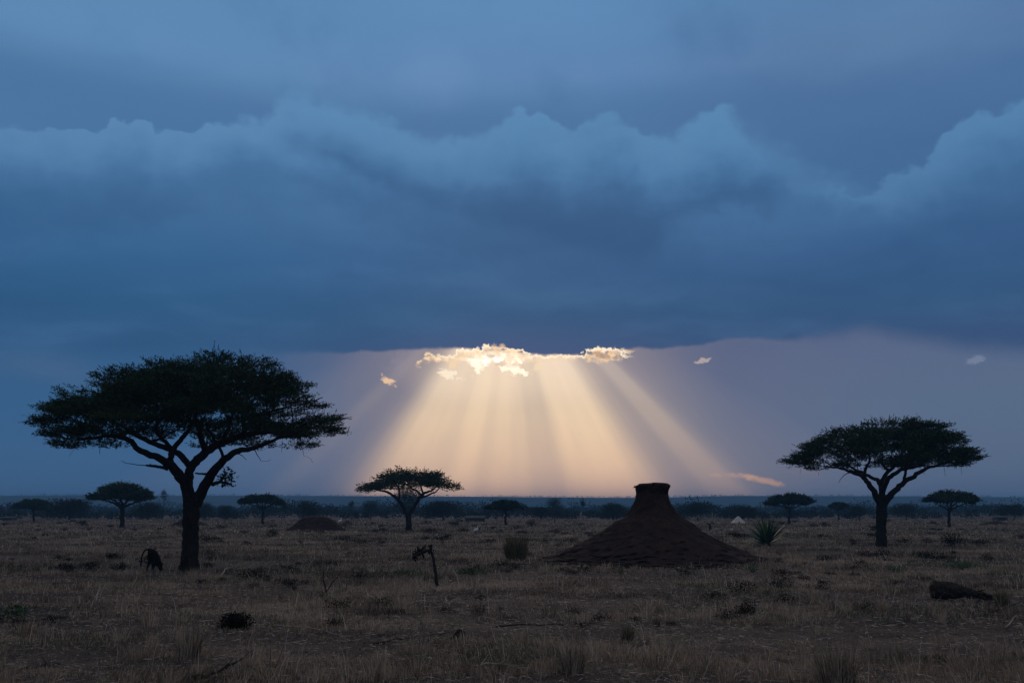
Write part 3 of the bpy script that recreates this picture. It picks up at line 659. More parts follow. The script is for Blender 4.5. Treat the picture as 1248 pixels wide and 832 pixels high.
# ------------------------------------------------------------------ bush line
def bush(name, base, w, h, label, group=None, cat='bush', trunk=.35, seed=0, mat_=None, lobes=7, flat=1.0, leafk=1.0, crown_from=.15, n=700, twig=None, Y=None, thin=False):
    """w,h in photo pixels at the base's distance"""
    rs = random.Random(seed * 31 + 5); Y = Y or gp(*base)[1]; q = at(base[0], base[1], Y); pm = FPX / Y
    B = np.array([q[0], q[1], float(ter(q[0], q[1])) - .03]); W = w / pm; H = h / pm
    root = empty(name, tuple(B)); tag(root, label, cat, group)
    mt, mc = MB(), MB()
    T = []
    for i in range(lobes):
        a = i / lobes * 6.283 + rs.uniform(-.4, .4); r = W * .5 * rs.uniform(.25, .66) if i else 0
        zc = H * (crown_from + (1 - crown_from) * rs.uniform(.3, .66)) if i else H * (crown_from + (1 - crown_from) * .62)
        T.append((r * math.cos(a), r * math.sin(a), zc, W * rs.uniform(.20, .32), (H - zc) * rs.uniform(.7, 1.0)))
    st = max(.02, W * .02)
    trunk_top = np.array([0, 0, H * max(crown_from, .12)])
    tube(mt, smooth_path([[0, 0, -.05], [rs.uniform(-.02, .02) * W, 0, trunk_top[2] * .5], trunk_top], 3), np.linspace(st * 1.5, st, 7), 6)
    grow(mt, [trunk_top, trunk_top * .8], [st, st], [t[:3] for t in T], 4, st, .4, st * .3)
    for x, y, z, r, rz in T:
        m = int(n / lobes); p = nrm(RNG.normal(size=(m, 3))) * (RNG.random((m, 1)) ** .45)
        P = np.array([x, y, z]) + p * np.array([r, r, max(rz, H * .15)])
        P[:, 2] = np.maximum(P[:, 2], .01)
        s = W * .05 * leafk
        leaves(mc, P, p + RNG.normal(0, .6, (m, 3)) + np.array([0, 0, .3]), s * (.6 + RNG.random(m)), s * .55, np.clip(rs.uniform(.2, .7) + RNG.normal(0, .15, m), 0, 1))
    mt.build('stem', BARK, root, smooth=True); mc.build('foliage', mat_ or FLEAF, root)
    return root

trees = [  # base, width, height, label, crown_from
    ((85, 634), 66, 22, 'broad rounded tree in the bush line between the two left acacias', .1),
    ((375, 635), 34, 22, 'round headed dark tree rising behind the low grey mound', .15),
    ((497, 634), 44, 36, 'tall rounded tree right behind the forked mid acacia', .25),
    ((540, 634), 60, 20, 'long low thicket tree to the right of the forked mid acacia', .1),
    ((660, 634), 30, 14, 'low dark tree touching the right side of the dark umbrella acacia', .1),
    ((676, 637), 22, 26, 'upright ragged tree right of the dark umbrella acacia', .3),
    ((850, 635), 38, 20, 'flat dark green tree just right of the termite chimney', .15),
    ((748, 634), 40, 18, 'broad low tree directly left of the termite mound chimney', .1),
    ((800, 634), 30, 14, 'low tree hidden behind the termite mound', .1),
    ((250, 634), 30, 19, 'bushy tree just right of the largest trunk', .1),
    ((275, 634), 26, 16, 'low bushy tree two crowns right of the largest trunk', .1),
    ((1105, 634), 34, 18, 'rounded tree just right of the second largest trunk', .1),
    ((1048, 634), 28, 16, 'bushy tree touching the left of the second largest trunk', .1),
    ((1236, 634), 34, 17, 'dark bushy tree at the right edge of the bush line', .1),
    ((452, 634), 26, 21, 'small round crowned tree left of the forked mid acacia', .2),
    ((905, 634), 46, 15, 'long low tree behind the white tent', .05),
    ((180, 634), 40, 19, 'dark bushy tree between the mid left acacia and the largest trunk', .1),
]
for i, (b, w, h, lab, cf) in enumerate(trees):
    bush('bush_tree', b, w, h * 1.22, lab, 'dark trees along the bush line', 'tree', seed=i + 40, crown_from=cf, n=5200, lobes=11, leafk=.55)
for i, (b, w, h, lab) in enumerate([
    ((198, 634), 11, 36, 'thin tall palm like tree beside the largest trunk'),
    ((428, 634), 10, 23, 'thin stemmed tree with a ball crown right of the low grey mound'),
    ((711, 634), 9, 24, 'thin tall lone tree left of the termite mound chimney'),
    ((171, 634), 8, 18, 'thin lollipop tree right of the mid left acacia'),
    ((347, 634), 9, 19, 'thin stemmed small tree right of the flat topped acacia by the low grey mound'),
]):
    bush('slender_tree', b, w, h, lab, 'thin stemmed trees over the bush line', 'tree', seed=i + 70, crown_from=.66, n=500, lobes=5, leafk=2.0)

def far_woodland():
    mb = MB()
    n = 1500
    for i in range(n):
        az = random.uniform(-34, 34); d = 185 * math.exp(random.random() ** 1.3 * 1.35)
        x, y = d * math.tan(R(az)), d
        k = fbm(np.array([az / 2.3]), np.array([d / 120]), 4, 3)[0]
        h = (.7 + 7.5 * max(0, k - .47) + (1.6 if random.random() < .04 else 0) + .6 * random.random()) * (d / 158) ** .42; r = h * random.uniform(.5, .95)
        m = 60; p = nrm(RNG.normal(size=(m, 3))) * (RNG.random((m, 1)) ** .4)
        P = np.array([x, y, h * .52]) + p * np.array([r, r, h * .5]); P[:, 2] = np.maximum(P[:, 2], .02)
        s = d / FPX * 1.9
        leaves(mb, P, p + RNG.normal(0, .6, (m, 3)) + np.array([0, 0, .2]), s * (.8 + RNG.random(m)), s * .8, np.clip(random.uniform(.1, .8) + RNG.normal(0, .15, m), 0, 1))
    # sparse scrub carried on over the plain to the foot of the ridge
    m = 26000; d = 500 * np.exp(RNG.random(m) * .85); az = np.radians(RNG.uniform(-34, 34, m))
    P = np.stack([d * np.tan(az), d, RNG.random(m) * 3.5 * fbm(az * 40, d / 90, 3, 3)], 1)
    leaves(mb, P, RNG.normal(size=(m, 3)) + np.array([0, 0, .4]), 2.2, 2.0, .3 + .4 * RNG.random(m))
    tag(mb.build('far_woodland', FLEAF), 'dark band of dense scrub and trees along the far edge of the plain', 'woodland', kind='stuff')
far_woodland()

# ------------------------------------------------------------------ termite mounds
def mound(name, base, prof, label, cat, material=MOUND, rim=None, squash=1.0, Y=None, seed=1, wob=.12, group=None):
    """prof: (radius px, height px) from bottom to top at the mound's distance"""
    Y = Y or gp(*base)[1]; q = at(base[0], base[1], Y); pm = FPX / Y
    B = np.array([q[0], q[1], -.03]); root = empty(name, tuple(B)); tag(root, label, cat, group)
    pr = smooth_path(np.array(prof, float), 14) / pm; n = 220
    a = np.linspace(0, 2 * math.pi, n, endpoint=False); V = []
    for r, z in pr:
        w = (fbm(np.cos(a) * 1.6 + 7, np.sin(a) * 1.6 + z * .9 + 3, seed, 4) - .5) * 2 * wob + (fbm(np.cos(a) * 5 * max(r, .3) + 9, np.sin(a) * 5 * max(r, .3) + z * 2, seed + 3, 3) - .5) * .12
        rr = r * (1 + w); V.append(np.stack([rr * np.cos(a), rr * np.sin(a) * squash, z + w * .10 * np.ones(n)], 1))
    V = np.array(V); m = len(V)
    i = (np.arange(m - 1)[:, None] * n); j = np.arange(n)[None, :]; k = (j + 1) % n
    F = np.stack([i + j, i + k, i + n + k, i + n + j], -1).reshape(-1, 4)
    mb = MB(); mb.add(V.reshape(-1, 3), F)
    c = V[-1].mean(0); mb.add(np.concatenate([V[-1], [c]]), np.stack([np.arange(n), (np.arange(n) + 1) % n, np.full(n, n)], 1))
    mb.build('mound_slope', material, root, smooth=True)
    if rim:
        rp = smooth_path(np.array(rim, float), 4) / pm; V = []
        for r, z in rp:
            w = (fbm(np.cos(a) * 4 + 2, np.sin(a) * 4 + z * 3, seed + 9, 4) - .5) * .30
            V.append(np.stack([r * (1 + w) * np.cos(a), r * (1 + w) * np.sin(a), z + w * .35 + (fbm(a * 6, a * 0 + z, 5, 3) - .5) * .22], 1))
        V = np.array(V); m = len(V); i = (np.arange(m - 1)[:, None] * n)
        F = np.stack([i + j, i + k, i + n + k, i + n + j], -1).reshape(-1, 4)
        rb = MB(); rb.add(V.reshape(-1, 3), F)
        g = 700; a2 = RNG.random(g) * 6.283; r2 = np.sqrt(RNG.random(g)) * max(p[0] for p in rim) / pm * .97; zt = rim[-1][1] / pm
        leaves(rb, np.stack([r2 * np.cos(a2), r2 * np.sin(a2), np.full(g, zt - .03) - .10 * (r2 / r2.max()) ** 2], 1), np.stack([np.cos(a2), np.sin(a2), RNG.random(g) * 1.6], 1), .07 + .07 * RNG.random(g), .03, .2)
        rb.build('crumbling_rim', CRUST, root, smooth=True)
    return root
YM = 36.6
mound('termite_mound', (797, 682), [(168, -1), (150, 0.6), (128, 4), (104, 12), (76, 26), (60, 35), (45, 46), (35, 51.5), (28.5, 58), (24, 64.5), (21, 71), (19.3, 78), (18.8, 84)],
      'huge dark red termite mound with broad cone and flat topped chimney', 'termite mound', rim=[(18.6, 79), (19.6, 83), (20.8, 86.5), (20.6, 88.6), (17, 90), (8, 90.5), (0.2, 90.5)], Y=YM, seed=2)
mound('termite_mound', (385, 647), [(46, -.6), (38, 1.2), (31, 4), (24, 9), (17, 14.5), (11, 17.5), (6, 18.3)],
      'low worn down termite mound with a rounded top, left of the forked mid acacia', 'termite mound', seed=5, group='low worn termite mounds')
mound('termite_mound', (231, 641), [(27, -.4), (21, 2), (15, 5), (9, 7.3), (4, 8)],
      'small reddish termite mound peeking out on both sides of the largest trunk', 'termite mound', seed=6, group='low worn termite mounds')
mound('termite_mound', (1213, 639), [(22, -.4), (17, 1.2), (11, 2.6), (5, 4.2), (3, 4.6)],
      'low flat dark mound near the right edge, beyond the round dark shrub', 'termite mound', seed=7, group='low worn termite mounds')
mound('earth_cone', (561, 775), [(14, -1), (11, 1), (8, 4), (5.5, 7), (3.4, 9), (1.6, 10)],
      'small pointed dark earth cone on the bare ground in the foreground', 'earth cone', CRUST, seed=8, wob=.25)

# ------------------------------------------------------------------ plants on the plain
def spiky(name, base, w, h, n, label, cat, material, wid=.035, seed=1, spread=1.0):
    q = gp(*base); pm = FPX / q[1]; B = np.array([q[0], q[1], float(ter(*q)) - .02]); root = empty(name, tuple(B)); tag(root, label, cat)
    W, H = w / pm, h / pm; mb = MB()
    for i in range(n):
        a = random.uniform(0, 6.283); el = math.radians(6 + 78 * random.random() ** 1.6); ln = random.uniform(.8, 1.08) * (W * .58 * math.cos(el) + H * .95 * math.sin(el))
        d = np.array([math.cos(a) * math.cos(el), math.sin(a) * math.cos(el), math.sin(el)]); side = nrm(np.cross(d, [0, 0, 1.0])); s = np.linspace(0, 1, 6)
        P = d * ln * s[:, None] + np.array([0, 0, -1.0]) * (s[:, None] ** 2.2) * ln * .16 * math.cos(el) + np.array([0, 0, H * .08]); P[:, 2] = np.maximum(P[:, 2], .02)
        wv = wid * np.array([.7, 1, .95, .75, .45, .02])[:, None] * side * random.uniform(.8, 1.2)
        V = np.concatenate([P - wv, P + wv]); F = [(k, k + 1, 7 + k, 6 + k) for k in range(5)]
        mb.add(V, F, np.clip(random.gauss(.5, .25), 0, 1))
    st = MB(); tube(st, [[0, 0, -.05], [0, 0, H * .08], [0, 0, H * .2]], [W * .10, W * .09, W * .04], 9)
    st.build('stem', DEADWOOD, root, smooth=True); mb.build('leaves', material, root)
spiky('rosette_plant', (935, 666), 50, 31, 260, 'spiky green rosette plant with sword leaves, right of the big mound', 'rosette plant', GREENLEAF, .034)

def tussock(name, base, w, h, n, label, material, dome=.6, wid=.012):
    q = gp(*base); pm = FPX / q[1]; B = np.array([q[0], q[1], float(ter(*q)) - .02]); W, H = w / pm, h / pm
    a = RNG.random(n) * 6.283; r = np.sqrt(RNG.random(n)) * W * .26; k = RNG.random(n) ** .8
    P = np.stack([r * np.cos(a), r * np.sin(a), np.zeros(n)], 1); hh = H * (1 - dome * .75 * k ** 2) * (.5 + .55 * RNG.random(n))
    a2 = a + RNG.normal(0, .7, n); out = np.stack([np.cos(a2), np.sin(a2)], 1) * (k * W * .30 / hh)[:, None]
    mb = MB(); blades(mb, P, hh, wid * (.6 + .8 * RNG.random(n)), out, np.clip(RNG.normal(.4, .28, n), 0, 1), .35)
    o = mb.build(name, material); o.location = tuple(B); tag(o, label, 'grass tussock')
tussock('grass_tussock', (629, 683), 42, 38, 1500, 'tall dense olive grass tussock standing left of the big termite mound', TUSSOCK, wid=.016)
tussock('grass_tussock', (1222, 741), 24, 30, 420, 'ochre grass tuft beside the right end of the fallen log', TUSSOCK, wid=.010)
tussock('grass_tussock', (697, 822), 52, 46, 420, 'wiry pale grass tuft at the bottom edge, right of centre', GRASS, wid=.009)
tussock('grass_tussock', (1020, 838), 78, 66, 700, 'large pale grass tuft at the bottom edge towards the right', GRASS, wid=.009)
tussock('grass_tussock', (765, 776), 24, 26, 240, 'small yellowish grass tuft on the dark bare strip right of centre', TUSSOCK, wid=.009)
tussock('grass_tussock', (230, 800), 46, 48, 420, 'loose pale grass tuft below the shaggy black clump on the left', GRASS, wid=.008)

bl = [ # base, w, h, label, material, lobes, n, leafk
    ((648, 645), 17, 13, 'small black shrub between the tall tussock and the bush line', DARKLEAF, 5, 500, 1.2),
    ((611, 650), 8, 6, 'tiny dark shrub just above left of the tall tussock', DARKLEAF, 4, 200, 1.6),
    ((1162, 667), 32, 19, 'round dark green shrub right of the second largest trunk', DARKLEAF, 6, 900, 1.0),
    ((1130, 663), 18, 9, 'small brownish shrub between the second largest trunk and the round dark shrub', DARKLEAF, 5, 350, 1.2),
    ((332, 656), 22, 12, 'small green shrub in the grass just left of the low grey mound', FLEAF, 5, 600, 1.1),
    ((102, 641), 14, 8, 'dark boxy shrub in the open near the left bush line', FLEAF, 5, 500, 1.2),
    ((82, 698), 26, 13, 'leftmost low black shrub in the row left of the largest trunk', DARKLEAF, 6, 500, 1.2),
    ((114, 698), 22, 17, 'middle low black shrub in the row left of the largest trunk', DARKLEAF, 6, 500, 1.2),
    ((146, 698), 24, 14, 'black leafy shrub touching the tail of the baboon', DARKLEAF, 6, 500, 1.2),
    ((240, 669), 22, 10, 'low dark shrub in the grass just right of the largest trunk', DARKLEAF, 5, 350, 1.2),
    ((286, 766), 44, 22, 'shaggy black clump of dead grass in the left foreground', DARKLEAF, 7, 2200, 1.3),
    ((20, 752), 42, 17, 'low green leafy plant at the left edge of the foreground', GREENLEAF, 7, 260, 1.8),
    ((1092, 698), 30, 10, 'low bluish green plant patch below the second largest trunk', GREENLEAF, 7, 400, 1.3),
    ((1172, 694), 44, 10, 'wide low green plant patch above the fallen log', GREENLEAF, 9, 500, 1.0),
    ((918, 697), 18, 11, 'small green plant at the right foot of the big mound', GREENLEAF, 6, 300, 1.5),
    ((757, 700), 14, 11, 'small dark green plant in front of the big mound', GREENLEAF, 5, 240, 1.6),
    ((575, 700), 50, 9, 'spreading low green plant below the tall tussock', GREENLEAF, 9, 500, .9),
    ((500, 702), 44, 8, 'faint green ground plant left of the dead sapling', GREENLEAF, 8, 400, .9),
    ((944, 714), 22, 8, 'dark dead bush on the bare ground below the big mound', DARKLEAF, 6, 400, 1.2),
    ((1001, 713), 18, 10, 'round brown dead bush right of the dark dead bush', DARKLEAF, 6, 400, 1.2),
    ((540, 662), 18, 10, 'dark low shrub right of the forked mid acacia base', DARKLEAF, 5, 300, 1.2),
    ((1041, 664), 18, 8, 'dark low shrub just left of the second largest trunk', DARKLEAF, 5, 300, 1.2),
]
for i, (b, w, h, lab, m_, lo, n_, lk) in enumerate(bl):
    bush('low_shrub' if m_ is not GREENLEAF else 'leafy_plant', b, w, h, lab, None, 'shrub' if m_ is not GREENLEAF else 'plant', seed=i + 100, mat_=m_, lobes=lo, n=n_, leafk=lk, crown_from=.05)

# ------------------------------------------------------------------ dead wood
def wood(name, pts, label, material, cat, r=2.0, twigs=3, seed=0, z=None):
    """branch lying or standing: pts = (px, py, height px) on the ground line"""
    rs = random.Random(seed + 3); P = []
    for px, py, hz in pts:
        x, y = gp(px, py); P.append([x, y, float(ter(x, y)) + hz * y / FPX])
    P = np.array(P); B = P[0].copy(); Y = B[1]; P = smooth_path(P - B, 4); rad = np.linspace(r, r * .35, len(P)) * Y / FPX
    P[1:-1] += RNG.normal(0, .010, (len(P) - 2, 3))
    mb = MB(); tube(mb, P, rad, 7, .5, rough=.3)
    L_ = np.linalg.norm(P[-1] - P[0])
    for i in range(twigs):
        k = rs.randrange(1, len(P) - 1); p = P[k]; d = nrm(P[-1] - P[0]) * rs.uniform(.2, 1) + np.array([rs.uniform(-.7, .7), rs.uniform(-.7, .7), rs.uniform(.05, .6)])
        q = nrm(d) * L_ * rs.uniform(.12, .35); tube(mb, smooth_path([p, p + q * .5 + RNG.normal(0, .02, 3), p + q], 3), np.linspace(rad[k] * .6, rad[k] * .2, 7), 5)
    o = mb.build(name, material, smooth=True); o.location = tuple(B); tag(o, label, cat); return o
wood('fallen_branch', [(236, 826, 2), (262, 820, 5), (285, 813, 8), (308, 803, 12)], 'thick dark broken branch on the ground at bottom left', DEADWOOD, 'branch', 2.6, 3, 1)
wood('fallen_branch', [(302, 811, 3), (322, 822, 3), (350, 838, 3)], 'thin dark branch running to the bottom edge right of the thick broken one', DEADWOOD, 'branch', 1.5, 2, 2)
wood('fallen_branch', [(268, 703, 1), (276, 697, 5), (290, 696, 3), (312, 693, 2)], 'pale bleached branch on the grass right of the largest trunk', PALEWOOD, 'branch', 1.3, 3, 3)
wood('fallen_branch', [(312, 770, 3), (340, 768, 4), (372, 768, 4), (420, 776, 2)], 'pale twig spray lying right of the shaggy black clump', PALEWOOD, 'branch', 1.3, 7, 4)
wood('fallen_branch', [(455, 784, 1), (490, 779, 2), (530, 774, 2), (552, 771, 1)], 'long grey stick left of the small earth cone', DEADWOOD, 'branch', 1.0, 2, 5)
wood('fallen_branch', [(578, 817, 2), (610, 818, 5), (650, 820, 3)], 'upper bleached twig pile branch at the bottom centre', PALEWOOD, 'branch', 1.4, 5, 6)
wood('fallen_branch', [(600, 764, 1), (660, 762, 2), (730, 758, 1)], 'thin dark rod standing in for a straight shadow line across the bare strip right of the earth cone', DEADWOOD, 'branch', 1.0, 1, 7)  # dark rod laid on the soil in place of a shadow line
wood('fallen_branch', [(1196, 750, 1), (1216, 745, 3), (1244, 740, 8)], 'dark stick angled upward below the ochre tuft on the right', DEADWOOD, 'branch', 1.5, 2, 8)
wood('fallen_branch', [(1226, 768, 1), (1240, 758, 6)], 'short pale stick near the right edge of the foreground', PALEWOOD, 'branch', 1.2, 0, 9)
wood('fallen_branch', [(895, 824, 1), (915, 811, 3), (925, 806, 4)], 'short pale stick at the bottom, left of the large pale tuft', PALEWOOD, 'branch', 1.2, 1, 10)
wood('fallen_branch', [(0, 757, 1), (40, 757, 2), (84, 753, 2)], 'long dark stick on the bare strip at the left edge', DEADWOOD, 'branch', 1.6, 1, 11)
wood('fallen_branch', [(64, 709, 1), (86, 709, 2), (112, 708, 1)], 'dark stick in the grass below the row of black shrubs', DEADWOOD, 'branch', 1.5, 2, 12)
wood('fallen_branch', [(1062, 735, 1), (1048, 742, 2), (1036, 738, 8)], 'broken grey branch on the ground left of the fallen log', DEADWOOD, 'branch', 1.6, 4, 13)
wood('fallen_branch', [(25, 816, 1), (50, 812, 3), (75, 808, 2)], 'dark stick in the bottom left corner', DEADWOOD, 'branch', 1.8, 2, 14)

def sapling(base, pts, label, seed, r=1.3, knots=None, blobs=None):
    q = gp(*base); Y = q[1]; B = np.array([q[0], q[1], float(ter(*q)) - .03]); mb = MB()
    root = empty('dead_sapling', tuple(B)); tag(root, label, 'sapling')
    for ln in pts:
        P = smooth_path([at(px, py, Y + dd) - B for px, py, dd in ln], 4); P[1:] += RNG.normal(0, .006, (len(P) - 1, 3))
        tube(mb, P, np.linspace(r, r * .5, len(P)) * Y / FPX, 6, rough=.3)
    mb.build('stem', DEADWOOD, root, smooth=True)
    if blobs:
        lb = MB()
        for px, py, s, m in blobs:
            c = at(px, py, Y) - B; leaves(lb, c + RNG.normal(0, s, (m, 3)), RNG.normal(size=(m, 3)), .11, .05, RNG.random(m) * .6)
        lb.build('withered_leaves', DARKLEAF, root)
sapling((533, 716), [[(533, 717, 0), (531, 700, 0), (529, 685, 0), (525, 668, 0), (525, 664, 0)], [(526, 671, 0), (518, 671, -.05), (510, 675, -.1), (503, 678, -.12)], [(515, 672, -.1), (513, 668, -.1)]],
        'leaning dead sapling with a bent side branch, left of centre', 1, 2.2, blobs=[(515, 671.5, .05, 60), (506, 676, .035, 30), (525, 669, .03, 25), (511, 672.5, .04, 30)])
sapling((398, 722), [[(398, 722, 0), (396, 714, 0), (394, 704, 0), (395, 694, 0)], [(398, 720, 0), (405, 710, 0), (413, 700, 0)], [(397, 714, 0), (392, 706, .1)]],
        'forked bare sapling in the grass between the largest tree and the leaning sapling', 2, .9)
# broken stump right of the mound
q = gp(866, 645); B = np.array([q[0], q[1], -.03]); Y = q[1]; mb = MB()
tube(mb, smooth_path([at(x, y, Y) - B for x, y in [(866, 645), (865.5, 641), (864.5, 638.5), (861, 637)]], 4), np.array([1.7, 1.7, 1.6, 1.6, 1.5, 1.5, 1.4, 1.4, 1.3, 1.1, .9, .7, .5]) * Y / FPX, 7, rough=.3)
o = mb.build('tree_stump', DEADWOOD, smooth=True); o.location = tuple(B); tag(o, 'short broken stump with a hooked top behind the right slope of the big mound', 'stump')

# fallen log
def log():
    x0, y0 = gp(1133, 729); B = np.array([x0, y0, float(ter(x0, y0))]); root = empty('fallen_log', tuple(B)); pm = FPX / y0
    tag(root, 'fallen hollow log with a thick rounded butt lying in the right foreground', 'log')
    P = np.array([[4, 0, 11.5], [6, 0, 11.3], [14, .5, 11], [28, 1, 10], [42, 2, 8.5], [52, 2.5, 7], [58, 3, 6]]) ; rr = np.array([9.4, 9.8, 10, 8.6, 6.6, 5.2, 3.5])
    Q = smooth_path(np.column_stack([P, rr]), 4) / pm; Q[:, 1] *= 2
    mb = MB(); tube(mb, Q[:, :3], Q[:, 3], 28, rough=.34); mb.build('log_trunk', DEADWOOD, root, smooth=True)
    mb = MB(); k = 7 / pm
    a = np.linspace(0, 6.283, 20, endpoint=False)
    tube(mb, np.array([[3.6, 0, 11.5], [4.0, 0, 11.5]]) / pm, [k * .8, k * .86], 16); mb.build('hollow_end', CRUST, root)
    mb = MB()
    for i in range(26):
        s = np.array([random.uniform(46, 70), random.uniform(-4, 8), random.uniform(1, 8)]) / pm; e = s + np.array([random.uniform(4, 14), random.uniform(-5, 5), random.uniform(-5, 4)]) / pm; e[2] = max(e[2], .02)
        tube(mb, smooth_path([s, (s + e) / 2 + RNG.normal(0, .02, 3), e], 3), np.linspace(1.6, .5, 7) / pm, 6, rough=.3)
    mb.build('broken_branches', DEADWOOD, root, smooth=True)
log()

# ------------------------------------------------------------------ baboon
def baboon():
    x0, y0 = gp(182, 698); B = (x0, y0, float(ter(x0, y0)))
    root = empty('baboon', B, R(-14)); tag(root, 'dark baboon bending head down in the grass with arched tail, left of the largest trunk', 'baboon')
    pts = [(0, 0, .66, .105), (.09, 0, .60, .125), (.18, 0, .50, .135), (.26, 0, .38, .125), (.33, 0, .28, .085), (.38, 0, .19, .080), (.43, 0, .11, .045), (.45, 0, .06, .028)]
    E = [(i, i + 1) for i in range(7)]
    def chain(start, ps):
        k = start
        for p in ps: pts.append(p); E.append((k, len(pts) - 1)); k = len(pts) - 1
    for s in (-1, 1):
        chain(0, [(.02, s * .075, .54, .070), (.07, s * .09, .38, .052), (.0 + .03 * s, s * .09, .17, .030), (.03 + .03 * s, s * .09, .035, .026), (.10 + .03 * s, s * .09, .02, .02)])
        chain(3, [(.26 + .03 * s, s * .08, .28, .05), (.24 + .05 * s, s * .09, .17, .036), (.29 + .05 * s, s * .09, .04, .024), (.34 + .05 * s, s * .09, .02, .018)])
    chain(0, [(-.06, 0, .73, .05), (-.14, 0, .735, .030), (-.22, 0, .70, .026), (-.285, 0, .61, .025), (-.315, 0, .50, .024), (-.33, 0, .36, .024), (-.325, 0, .20, .026)])
    me = bpy.data.meshes.new('body'); me.from_pydata([p[:3] for p in pts], E, [])
    ob = bpy.data.objects.new('body', me); COL.objects.link(ob)
    sk = ob.modifiers.new('skin', 'SKIN'); ss = ob.modifiers.new('sub', 'SUBSURF'); ss.levels = 2; ss.render_levels = 2
    for i, v in enumerate(me.skin_vertices[0].data): v.radius = (pts[i][3],) * 2; v.use_root = (i == 0)
    bpy.context.view_layer.update(); dg = bpy.context.evaluated_depsgraph_get()
    nm = bpy.data.meshes.new_from_object(ob.evaluated_get(dg)); bpy.data.objects.remove(ob)
    nm.name = 'body'; nm.materials.clear(); nm.materials.append(FUR)
    for p in nm.polygons: p.use_smooth = True
    body = bpy.data.objects.new('body', nm); COL.objects.link(body); body.parent = root
    # shaggy coat along back, flanks and mane
    co = np.array([v.co[:] for v in nm.vertices]); no = np.array([v.normal[:] for v in nm.vertices])
    m = (co[:, 0] > -.05) & (co[:, 2] > .24); co, no = co[m], no[m]
    idx = RNG.integers(0, len(co), 1100); mb = MB()
    leaves(mb, co[idx] + RNG.normal(0, .01, (1100, 3)), no[idx] * .9 + np.array([.45, 0, -.7]) + RNG.normal(0, .25, (1100, 3)), .035 + .035 * RNG.random(1100), .012, .3)
    mb.build('coat', FUR, root)
    # ears
    for s in (-1, 1):
        hb = MB(); leaves(hb, np.array([[.36, s * .07, .23]] * 4), np.array([[-.2, s * 1.0, .5]] * 4), .05, .035, .3)
        hb.build('ear', FUR, root)
baboon()

# ------------------------------------------------------------------ far white things and huts
def bird(base, label, h=.5):
    q = gp(*base); B = np.array([q[0], q[1], float(ter(*q))]); root = empty('white_bird', tuple(B), random.uniform(-.5, .5)); tag(root, label, 'bird', 'white birds on the plain')
    mb = MB()
    tube(mb, smooth_path(np.array([[-.20, 0, .22], [-.1, 0, .26], [0, 0, .30], [.09, 0, .34], [.12, 0, .40], [.10, 0, .47], [.13, 0, .52], [.17, 0, .52]]) * h / .5, 3), np.interp(np.linspace(0, 1, 22), [0, .15, .3, .42, .55, .7, .85, .93, 1], [.02, .07, .10, .09, .04, .028, .028, .035, .015]) * h / .5, 9)
    mb.build('body', FEATHER, root, smooth=True)
    for s in (-1, 1):
        lb = MB(); tube(lb, np.array([[0, s * .03, .24], [.01, s * .03, .12], [0, s * .03, 0]]) * h / .5, .008, 5); lb.build('leg', DARKLEAF, root)
    bk = MB(); tube(bk, np.array([[.17, 0, .52], [.24, 0, .505]]) * h / .5, [.010, .002], 5); bk.build('beak', GRASS, root)
bird((580, 651), 'single small white bird standing alone in the grass above the leaning sapling', .62)
bird((414, 639), 'white bird near the bush line at the right foot of the low grey mound', .75)

def tent():
    q = gp(900, 637.5); w, dpt, h = 1.9, 1.5, 1.0; root = empty('tent', (q[0], q[1], 0)); tag(root, 'small white pitched tent on the plain right of the big termite mound', 'tent')
    V = [(-w / 2, -dpt / 2, 0), (w / 2, -dpt / 2, 0), (w / 2, dpt / 2, 0), (-w / 2, dpt / 2, 0), (-.12, 0, h), (.12, 0, h), (-.6, -.42, h * .42), (.6, -.42, h * .42), (.6, .42, h * .42), (-.6, .42, h * .42)]
    F = [(0, 1, 7, 6), (1, 2, 8, 7), (2, 3, 9, 8), (3, 0, 6, 9), (6, 7, 5, 4), (8, 9, 4, 5)]
    mb = MB(); mb.add(V, F); mb.add(V, [(7, 8, 5), (9, 6, 4)]); mb.build('canvas', WHITE, root)
    f = MB(); f.add([(-.22, -dpt / 2 - .01, 0), (.22, -dpt / 2 - .01, 0), (0, -dpt * .36, h * .34)], [(0, 1, 2)]); f.build('door_flap', SHED, root)
    p = MB(); tube(p, [[0, 0, 0], [0, 0, h + .12]], .025, 6); p.build('pole', DEADWOOD, root)
tent()
def shed(base, w, h, label, roofh=.35, d=2.0, roofm=None):
    q = gp(*base); pm = FPX / q[1]; W, H = w / pm, h / pm; root = empty('low_shed', (q[0], q[1], 0)); tag(root, label, 'shed', 'low sheds at the bush line')
    def box(x0, x1, y0, y1, z0, z1, slope=0):
        V = [(a, b, c + (slope if b == y1 else 0)) for c in (z0, z1) for b in (y0, y1) for a in (x0, x1)]
        return V, [(0, 2, 3, 1), (4, 5, 7, 6), (0, 1, 5, 4), (2, 6, 7, 3), (0, 4, 6, 2), (1, 3, 7, 5)]
    mb = MB(); mb.add(*box(-W * .46, W * .46, 0, d, 0, H * .72)); mb.build('wall', SHED, root)
    mb = MB(); mb.add(*box(-W * .5, W * .5, -.25, d + .25, H * .76, H * .84, H * .34)); mb.build('roof', roofm or ROOF, root)
    for x in (-W * .48, 0, W * .48):
        mb = MB(); tube(mb, [[x, -.2, 0], [x, -.2, H * .77]], .05, 6); mb.build('post', DEADWOOD, root)
shed((579, 635.5), 24, 6, 'long low shed with pale roof left of the dark umbrella acacia')
shed((1222, 634.5), 11, 5.5, 'small shed with pale roof near the right edge of the bush line')
shed((6, 634.5), 14, 4.5, 'low pale roofed shed at the far left edge')

